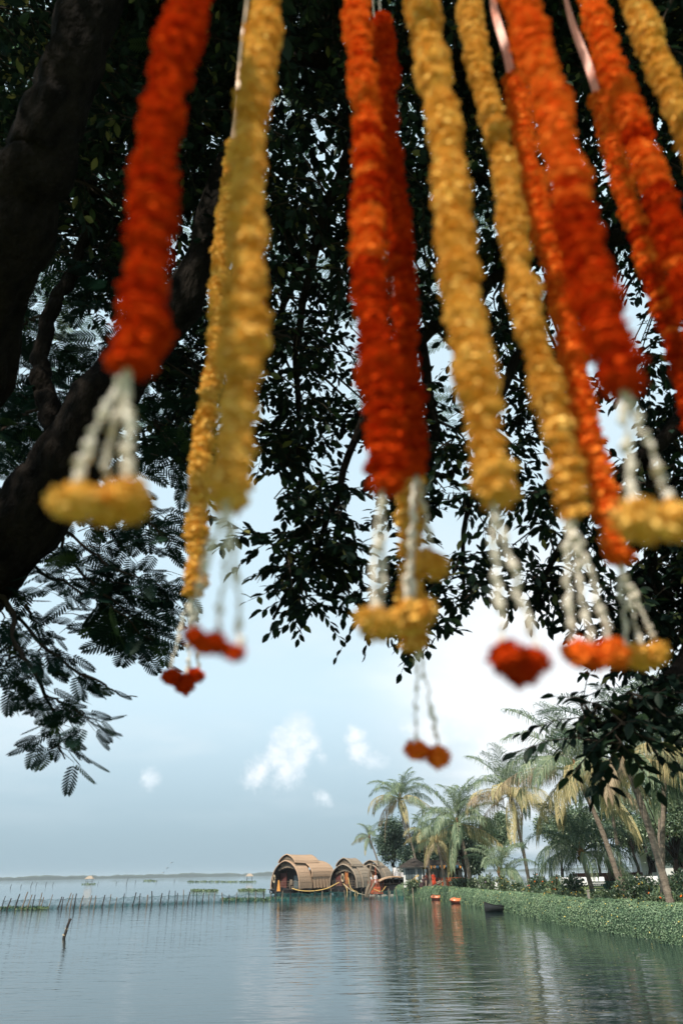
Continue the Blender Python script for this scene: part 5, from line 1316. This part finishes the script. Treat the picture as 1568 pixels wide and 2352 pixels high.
q = at_d(920, 2006, 112); mb = MB(); k = 8; V = []
for i in range(k+1):
    x = -1.1+2.2*i/k; V += [Vector((x, .1*math.sin(i*1.9), .75)), Vector((x*1.02+.1, .12*math.sin(i*1.9+.5), -.75+.1*math.sin(i*1.3)))]
V += [v_+Vector((0,.02,0)) for v_ in V]; o2 = 2*(k+1)
mb.add(V, [(2*i,2*i+1,2*i+3,2*i+2) for i in range(k)] + [(o2+2*i+2,o2+2*i+3,o2+2*i+1,o2+2*i) for i in range(k)])
cl = obj('hanging_sheet', mb, M['white_cloth'], loc=q, label='white sheet hung up beside the kiosk', category='sheet')
for x in (-1.15, 1.2): mb = MB(); mb.tube([(x,.05,.9),(x,.05,LAWN-q.z-.2)], .05, 6); obj('post', mb, M['wood'], cl)
ln_ = MB(); ln_.tube([(-1.15,.05,.78),(1.2,.05,.78)], .02, 4); obj('line', ln_, M['iron'], cl)
def stall():
    c = at_d(1020, 2026, 101); c.z = LAWN; root = empty('stall', c, R_(-10), label='open stall with red counter and orange, yellow and blue valance', category='stall')
    for x in (-2.2, -.7, .8, 2.3):
        for y in (-1.2, 1.2): p_ = MB(); p_.tube([(x,y,-.1),(x,y,2.5)], .05, 6); obj('post', p_, M['iron'], root)
    r = MB(); r.add([(-2.6,-1.6,2.45),(2.7,-1.6,2.45),(2.7,1.6,2.45),(-2.6,1.6,2.45),(-2.4,0,3.1),(2.5,0,3.1)], [(0,1,5,4),(1,2,5),(2,3,4,5),(3,0,4),(3,2,1,0)]); obj('roof', r, M['roof_dark'], root)
    for i in range(13):
        v_ = MB(); x = -2.45+.41*i; v_.add([(x,-1.62,2.44),(x+.38,-1.62,2.44),(x+.19,-1.62,2.02),(x,-1.64,2.44),(x+.38,-1.64,2.44),(x+.19,-1.64,2.02)], [(0,2,1),(3,4,5),(0,3,5,2),(1,2,5,4),(0,1,4,3)]); obj('valance_flag', v_, M[('orange_cloth','blue_cloth','petal_y')[i % 3]] if i % 3 != 2 else M['orange_cloth'], root)
    for x, w_, m_ in ((-1.1,1.4,'maroon'),(.45,1.5,'red_wood'),(2.0,1.5,'red_wood')):
        k = MB(); k.box((x,-1.2,.5),(w_-.05,.6,1.0)); k.box((x,-1.2,1.03),(w_,.7,.06)); obj('counter', k, M[m_], root)
    b = MB(); b.box((0,1.25,1.3),(4.6,.05,1.9)); obj('back_wall', b, M['white_wall'], root)
stall()
# people ---------------------------------------------------------------
def person(label, loc, rz, pose, cloth, top=None, scarf=None, h=1.62, apron=None):
    root = empty('person', loc, rz, label=label, category='person'); s = h/1.7
    sit = pose == 'sit'; hip = .50 if sit else .92
    J_ = {'pel': (0,0,hip), 'sp': (0,.01,hip+.26), 'ch': (0,0,hip+.46), 'nk': (0,0,hip+.58), 'hd': (0,-.02,hip+.70), 'tp': (0,-.02,hip+.80)}
    vs = [Vector(J_[k]) for k in ('pel','sp','ch','nk','hd','tp')]; es = [(0,1),(1,2),(2,3),(3,4),(4,5)]; rad = [.15,.125,.15,.055,.095,.07]
    for sd in (-1, 1):
        o = len(vs)
        if sit: vs += [Vector((sd*.10,-.02,hip-.02)), Vector((sd*.13,-.42,hip)), Vector((sd*.13,-.45,.08)), Vector((sd*.13,-.58,.04))]
        else: vs += [Vector((sd*.10,0,hip-.06)), Vector((sd*.11,-.03 if sd > 0 else .03,.48)), Vector((sd*.11,.02,.08)), Vector((sd*.12,-.14,.04))]
        rad += [.09,.065,.045,.04]; es += [(0,o),(o,o+1),(o+1,o+2),(o+2,o+3)]
        o = len(vs); vs += [Vector((sd*.20,0,hip+.46)), Vector((sd*.25,-.02,hip+.20)), Vector((sd*.20,-.22,hip+.06 if sd > 0 or sit else hip+.02)), Vector((sd*.16,-.30,hip+.08))]
        rad += [.055,.042,.032,.035]; es += [(2,o),(o,o+1),(o+1,o+2),(o+2,o+3)]
    me = bpy.data.meshes.new('body'); me.from_pydata([v_*s for v_ in vs], es, []); o = bpy.data.objects.new('body', me); COL.objects.link(o)
    md = o.modifiers.new('skin', 'SKIN')
    if not me.skin_vertices: me.skin_vertices.new()
    for i, r in enumerate(rad):
        sv = me.skin_vertices[0].data[i]; sv.radius = (r*s, r*s); sv.use_root = (i == 0)
    o.modifiers.new('sub', 'SUBSURF').levels = 2
    dg = bpy.context.evaluated_depsgraph_get(); dg.update(); nm = bpy.data.meshes.new_from_object(o.evaluated_get(dg)); bpy.data.objects.remove(o)
    nm.name = 'body'; nm.materials.clear(); nm.materials.append(M['skin']); nm.materials.append(M[top or cloth])
    for p_ in nm.polygons:
        z = p_.center.z/s
        if (.12 if not sit else .1) < z < hip+.53 and abs(p_.center.x)/s < .26: p_.material_index = 1
    obj('body', smooth(nm), None, root)
    d = MB()
    if sit: d.add([Vector(q)*s for q in ((-.22,.14,hip+.1),(.22,.14,hip+.1),(.24,-.5,hip+.1),(-.24,-.5,hip+.1),(-.24,.18,.05),(.24,.18,.05),(.27,-.56,.06),(-.27,-.56,.06))], [(0,3,2,1),(0,1,5,4),(1,2,6,5),(2,3,7,6),(3,0,4,7)])
    else: d.lathe([(.15*s,(hip+.16)*s),(.19*s,(hip)*s),(.21*s,.55*s),(.25*s,.1*s),(.20*s,.1*s)], 14)
    obj('skirt', d, M[cloth], root, sm=not sit)
    hr = MB(); hr.lathe([(.0,.10*s),(.07*s,.085*s),(.105*s,.02*s),(.108*s,-.04*s),(.085*s,-.10*s)], 12, Vector((0,.018*s,(hip+.76)*s))); obj('hair' if not scarf else 'headscarf', hr, M[scarf or 'hair'], root, sm=True)
    if apron:
        a = MB(); a.add([Vector(q)*s for q in ((-.19,-.20,hip+.42),(.02,-.22,hip+.5),(.24,-.24,.5),(-.10,-.27,.35),(-.19,-.16,hip+.42),(.02,-.18,hip+.5),(.24,-.20,.5),(-.10,-.23,.35))], [(0,1,2,3),(7,6,5,4),(0,4,5,1),(1,5,6,2),(2,6,7,3),(3,7,4,0)]); obj('shawl', a, M[apron], root)
    return root
def ppos(u, v, D, z=LAWN): q = at_d(u, v, D); q.z = z; return q
person('person in a bright red-orange draped dress standing by the palm trunk', ppos(995,2022,97.5), R_(20), 'stand', 'red_cloth', 'red_cloth', None, 1.66, 'red_cloth')
person('person in dark clothes seated beside the kiosk', ppos(972,2026,97.5), R_(-40), 'sit', 'dark_cloth', 'dark_cloth', None, 1.6)
person('person in a maroon top standing behind the seated one', ppos(979,2024,98.8), R_(10), 'stand', 'dark_cloth', 'maroon', None, 1.6)
b3q = Vector((b3.x+1.05, b3.y-.1, 1.0)); person('person in white standing in the small houseboat mouth', b3q, R_(-10), 'stand', 'white_cloth', 'white_cloth', None, 1.7)
b3q = at_d(855, 2030, 116); b3q.z = .91; person('person in white with red waistcloth on the red jetty', b3q+Vector((-.3,0,0)), R_(0), 'stand', 'red_cloth', 'white_cloth', None, 1.65)
person('person with an orange headscarf seated at the white table', ppos(1180,2030,93.5), R_(10), 'sit', 'orange_cloth', 'orange_cloth', 'orange_cloth', 1.75, 'orange_cloth')
# garden chair that carries the seated kiosk visitor
def chair(label, loc, rz, m_='white_cloth', covered=True):
    root = empty('chair', loc, rz, label=label, category='chair', group='banquet chairs')
    if covered:
        s = MB(); s.add([(-.24,-.24,.46),(.24,-.24,.46),(.24,.24,.46),(-.24,.24,.46),(-.27,-.28,.02),(.27,-.28,.02),(.27,.28,.02),(-.27,.28,.02)], [(0,1,2,3),(0,4,5,1),(1,5,6,2),(2,6,7,3),(3,7,4,0)]); obj('seat_cover', s, M[m_], root)
        b = MB(); V = []
        for y in (.18, .26):
            V += [Vector((.25*math.cos(a)*1.0, y, .70+.30*math.sin(a) if a > 0 else .46)) for a in np.linspace(0, math.pi, 9)] + [Vector((-.25,y,.40)), Vector((.25,y,.40))]
        n = 11; b.add(V, [tuple(range(n-1,-1,-1)), tuple(range(n,2*n))] + [(i,(i+1)%n,n+(i+1)%n,n+i) for i in range(n)]); obj('back_cover', b, M[m_], root)
    else:
        s = MB(); s.box((0,0,.46),(.46,.46,.05)); obj('seat', s, M[m_], root); b = MB(); b.box((0,.21,.75),(.46,.04,.5)); obj('backrest', b, M[m_], root)
        for x in (-.2,.2):
            for y in (-.2,.2): l = MB(); l.tube([(x,y,0),(x,y,.45)], .02, 6); obj('leg', l, M[m_], root)
    return root
chair('dark chair under the seated visitor by the kiosk', ppos(972,2026,97.5), R_(-40), 'wood_dark', False)
chair('white-covered chair of the person in the orange headscarf', ppos(1180,2030,93.5), R_(10))
for u, D, rz, lab in ((1090,93,15,'white-covered chair showing left of the mauve bush'),(1102,92.5,-15,'white-covered chair showing just behind the mauve bush'),(1196,93.5,5,'white-covered chair left of the slumped white cloth'),(1205,94,20,'white-covered chair right beside the slumped white cloth'),(1187,94.5,-10,'white-covered chair behind the orange headscarf')):
    chair(lab, ppos(u,2030,D), R_(rz))
def skirted_table(label, u0, u1, D, h, rz=0, depth=1.0, seed=0):
    a, b = at_d(u0,2030,D), at_d(u1,2030,D); Lr = (b-a).length; c = (a+b)/2; c.z = LAWN
    root = empty('banquet_table', c, math.atan2(b.y-a.y, b.x-a.x)+rz, label=label, category='table', group='skirted banquet tables')
    t = MB(); t.box((0,0,h-.02),(Lr,depth,.04)); obj('tabletop', t, M['white_cloth'], root)
    sk = MB(); n = int(Lr/.11); V = []; pth = []
    for x in np.linspace(-Lr/2, Lr/2, n): pth.append((x, -depth/2-.02))
    for y in np.linspace(-depth/2, depth/2, 12): pth.append((Lr/2+.02, y))
    for x in np.linspace(Lr/2, -Lr/2, n): pth.append((x, depth/2+.02))
    for y in np.linspace(depth/2, -depth/2, 12): pth.append((-Lr/2-.02, y))
    rr = random.Random(seed); m = len(pth)
    for (x, y) in pth:
        nx = 1 if x > Lr/2 else -1 if x < -Lr/2 else 0; ny = 1 if y > depth/2 else -1 if y < -depth/2 else 0; f = rr.uniform(-.03,.07)
        V += [(x, y, h-.005), (x+nx*f*.6, y+ny*f*.6, h*.5), (x+nx*f*1.5, y+ny*f*1.5, .03)]
    sk.add(V, [(3*i+k, 3*i+k+1, 3*((i+1)%m)+k+1, 3*((i+1)%m)+k) for i in range(m) for k in range(2)]); obj('table_skirt', sk, M['white_cloth'], root, sm=True)
    for x in (-Lr/2+.15, Lr/2-.15):
        for y in (-depth/2+.12, depth/2-.12): l = MB(); l.tube([(x,y,0),(x,y,h-.05)], .025, 6); obj('leg', l, M['iron'], root)
    return root
skirted_table('bright white skirted table among the flowering shrubs', 1166, 1214, 91, .80, seed=1)
skirted_table('long white skirted table behind the squat coconut palm', 1288, 1388, 98, .88, seed=2)
skirted_table('white skirted table seen past the stout leaning palm', 1453, 1512, 96, .90, seed=3)
skirted_table('small white draped table beside the young palm', 1136, 1147, 84, .95, seed=4)
lump = bpy.data.meshes.new('folded_cloth'); bm = bmesh.new(); bmesh.ops.create_uvsphere(bm, u_segments=18, v_segments=10, radius=.5)
for v in bm.verts: v.co = Vector((v.co.x*1.9, v.co.y*.8, max(-.02, v.co.z*.75)*(1+.3*mnoise.noise(v.co*4))))
bm.to_mesh(lump); bm.free(); q = at_d(1199,2017,91); obj('folded_cloth', smooth(lump), M['white_cloth'], loc=(q.x, q.y, LAWN+.82), label='slumped heap of white cloth on the bright white table', category='cloth')
def bench():
    c = at_d(1386, 2057, 57.5); c.z = LAWN; root = empty('park_bench', c, R_(-14), label='teal-green slatted park bench with black scrolled iron ends', category='bench')
    W = 1.75
    for i, (y, z) in enumerate(((-.28,.43),(-.16,.445),(-.04,.445),(.08,.44))): s = MB(); s.box((0,y,z),(W,.09,.035)); obj('seat_slat', s, M['green_paint'], root)
    for i in range(4): s = MB(); s.box((0,.20+.045*i,.53+.125*i),(W,.03,.085), Matrix.Rotation(R_(-14),3,'X')); obj('back_slat', s, M['green_paint'], root)
    for x in (-W/2+.06, W/2-.06):
        f = MB(); f.tube(bez([(x,-.36,0),(x,-.30,.22),(x,-.33,.43),(x,0,.42),(x,.16,.42),(x,.30,.92)], 20), .025, 6); f.tube(bez([(x,.34,0),(x,.22,.2),(x,.16,.42)], 8), .025, 6)
        f.tube(bez([(x,.2,.66),(x,-.1,.68),(x,-.34,.64),(x,-.40,.54),(x,-.31,.50),(x,-.28,.57)], 18), .022, 6); f.tube([(x,-.33,.43),(x,-.34,.62)], .02, 6); obj('end_frame', f, M['iron'], root)
bench()
mp_ = MB(); q = at_d(1352, 2066, 50); q.z = LAWN; mp_.box((0,0,.25),(.12,.12,.6)); mp_.box((0,0,.58),(.16,.16,.06)); obj('marker_post', mp_, M['stone'], loc=q, label='short grey marker post at the hedge edge near the squat palm', category='post')
# buildings in the shade
def tile_roof(root, x0, x1, yf, yb, ze, zr):
    ym = (yf+yb)/2; r = MB(); r.add([(x0,yf,ze),(x1,yf,ze),(x1,ym,zr),(x0,ym,zr),(x0,yb,ze),(x1,yb,ze)], [(0,1,2,3),(3,2,5,4),(0,3,4),(1,5,2)]); rf = obj('roof', r, M['roof_dark'], root)
    n = 9
    for k in range(n):
        a, b = k/n, (k+1)/n+.02; t = MB(); pa = Vector((0,yf+(ym-yf)*a,ze+(zr-ze)*a)); pb = Vector((0,yf+(ym-yf)*b,ze+(zr-ze)*b)); cols = int((x1-x0)/.5); V, F = [], []
        for c in range(cols+1):
            x = x0+(x1-x0)*c/cols; w = .05*(c % 2); V += [(x,pa.y,pa.z+.10+w),(x,pb.y,pb.z+.03+w),(x,pa.y,pa.z+.005)]
        for c in range(cols): F += [(3*c,3*c+3,3*c+4,3*c+1),(3*c+2,3*c+5,3*c+3,3*c)]
        t.add(V, F); obj('tile_course', t, M['roof_tile'], rf)
def veranda_house():
    c = at_d(1470, 2010, 116); c.z = LAWN; root = empty('house', c, R_(-8), label='tile-roofed white house with raised railed veranda behind the trees', category='house')
    w = MB(); w.box((3.2,2.5,2.3),(6.0,6.0,4.6)); obj('wall', w, M['white_wall'], root)
    p_ = MB(); p_.box((-4.2,2.0,.62),(8.8,5.0,1.24)); obj('veranda_base', p_, M['maroon'], root)
    tile_roof(root, -1.2, 8.0, -1.6, 6.6, 4.55, 7.4)
    for x in (-8.4,-5.6,-2.8,0.0): k = MB(); k.tube([(x,-.4,1.2),(x,-.4,2.3)], .05, 6); obj('railing_post', k, M['white_wall'], root)
    for z in (1.4, 2.2): k = MB(); k.box((-4.2,-.4,z),(8.4,.05,.05)); obj('railing_bar', k, M['white_wall'], root)
    for i in range(34): k = MB(); k.box((-8.3+.25*i,-.4,1.8),(.03,.03,.8)); obj('baluster', k, M['white_wall'], root)
    k = MB(); k.box((1.6,-.53,2.2),(.95,.06,2.0)); obj('door', k, M['dark_in'], root); k = MB(); k.box((4.0,-.53,2.7),(1.3,.06,1.1)); wn = obj('window', k, M['dark_in'], root); k = MB(); k.box((4.0,-.57,2.7),(1.1,.02,.9)); obj('pane', k, M['glass'], wn)
    ch = MB(); ch.box((-3.0,.6,1.65),(.55,.5,.06)); ch.box((-3.0,.85,1.95),(.55,.06,.6)); ch.tube([(-3.2,.4,1.24),(-3.2,.4,1.65)], .03, 5); ch.tube([(-2.8,.4,1.24),(-2.8,.4,1.65)], .03, 5); obj('veranda_bench', ch, M['door_wood'], root)
veranda_house()
def shade_house():
    c = at_d(1625, 2020, 100); c.z = LAWN; root = empty('house', c, R_(-12), label='low tile-roofed house in deep shade at the garden edge', category='house')
    w = MB(); w.box((0,2.5,1.7),(9.0,5.0,3.4)); obj('wall', w, M['white_wall'], root); tile_roof(root, -5.4, 5.4, -1.3, 6.3, 3.3, 5.9)
    k = MB(); k.box((-3.0,-.03,1.25),(1.1,.06,2.3)); dr = obj('door', k, M['dark_in'], root); k = MB(); k.box((-2.6,-.09,1.2),(.06,.06,.16)); obj('handle', k, M['iron'], dr)
    k = MB(); k.box((1.0,-.03,1.7),(1.4,.06,1.1)); wn = obj('window', k, M['dark_in'], root); k = MB(); k.box((1.0,-.07,1.7),(1.2,.02,.9)); obj('pane', k, M['glass'], wn)
    for x in (-5.0,-1.2,2.6): k = MB(); k.tube([(x,-1.1,-.1),(x,-1.1,3.35)], .10, 8); obj('post', k, M['wood_dark'], root)
shade_house()
# string of lamps hung between palms behind the young palm
a, b = at_d(1172,1968,88), at_d(1200,1964,86); root = empty('string_lights', a, label='sagging string of small bulbs between palm trunks over the lake gap', category='string lights')
mb = MB(); pts = [(a.lerp(b, t)-a) + Vector((0,0,-.25*math.sin(math.pi*t))) for t in np.linspace(0,1,12)]; mb.tube(pts, .012, 4); obj('cable', mb, M['iron'], root)
for q in pts[1:-1:2]: mb = MB(); mb.lathe([(0,-.16),(.05,-.12),(.05,-.05),(.02,0)], 8, q); obj('bulb', mb, M['glass'], root)

# ------------------------------------------------------------------ air over the lake
hz = MB(); hz.box((0,1480,7.5),(7200,4000,19)); hm = bpy.data.materials.new('haze'); hm.use_nodes = True; t = hm.node_tree; t.nodes.clear()
o = t.nodes.new('ShaderNodeOutputMaterial'); pv = t.nodes.new('ShaderNodeVolumePrincipled'); pv.inputs['Color'].default_value = (.80,.90,.97,1); pv.inputs['Density'].default_value = .00017; pv.inputs['Anisotropy'].default_value = .1
t.links.new(pv.outputs[0], o.inputs['Volume'])
obj('haze', hz, hm, kind='stuff')
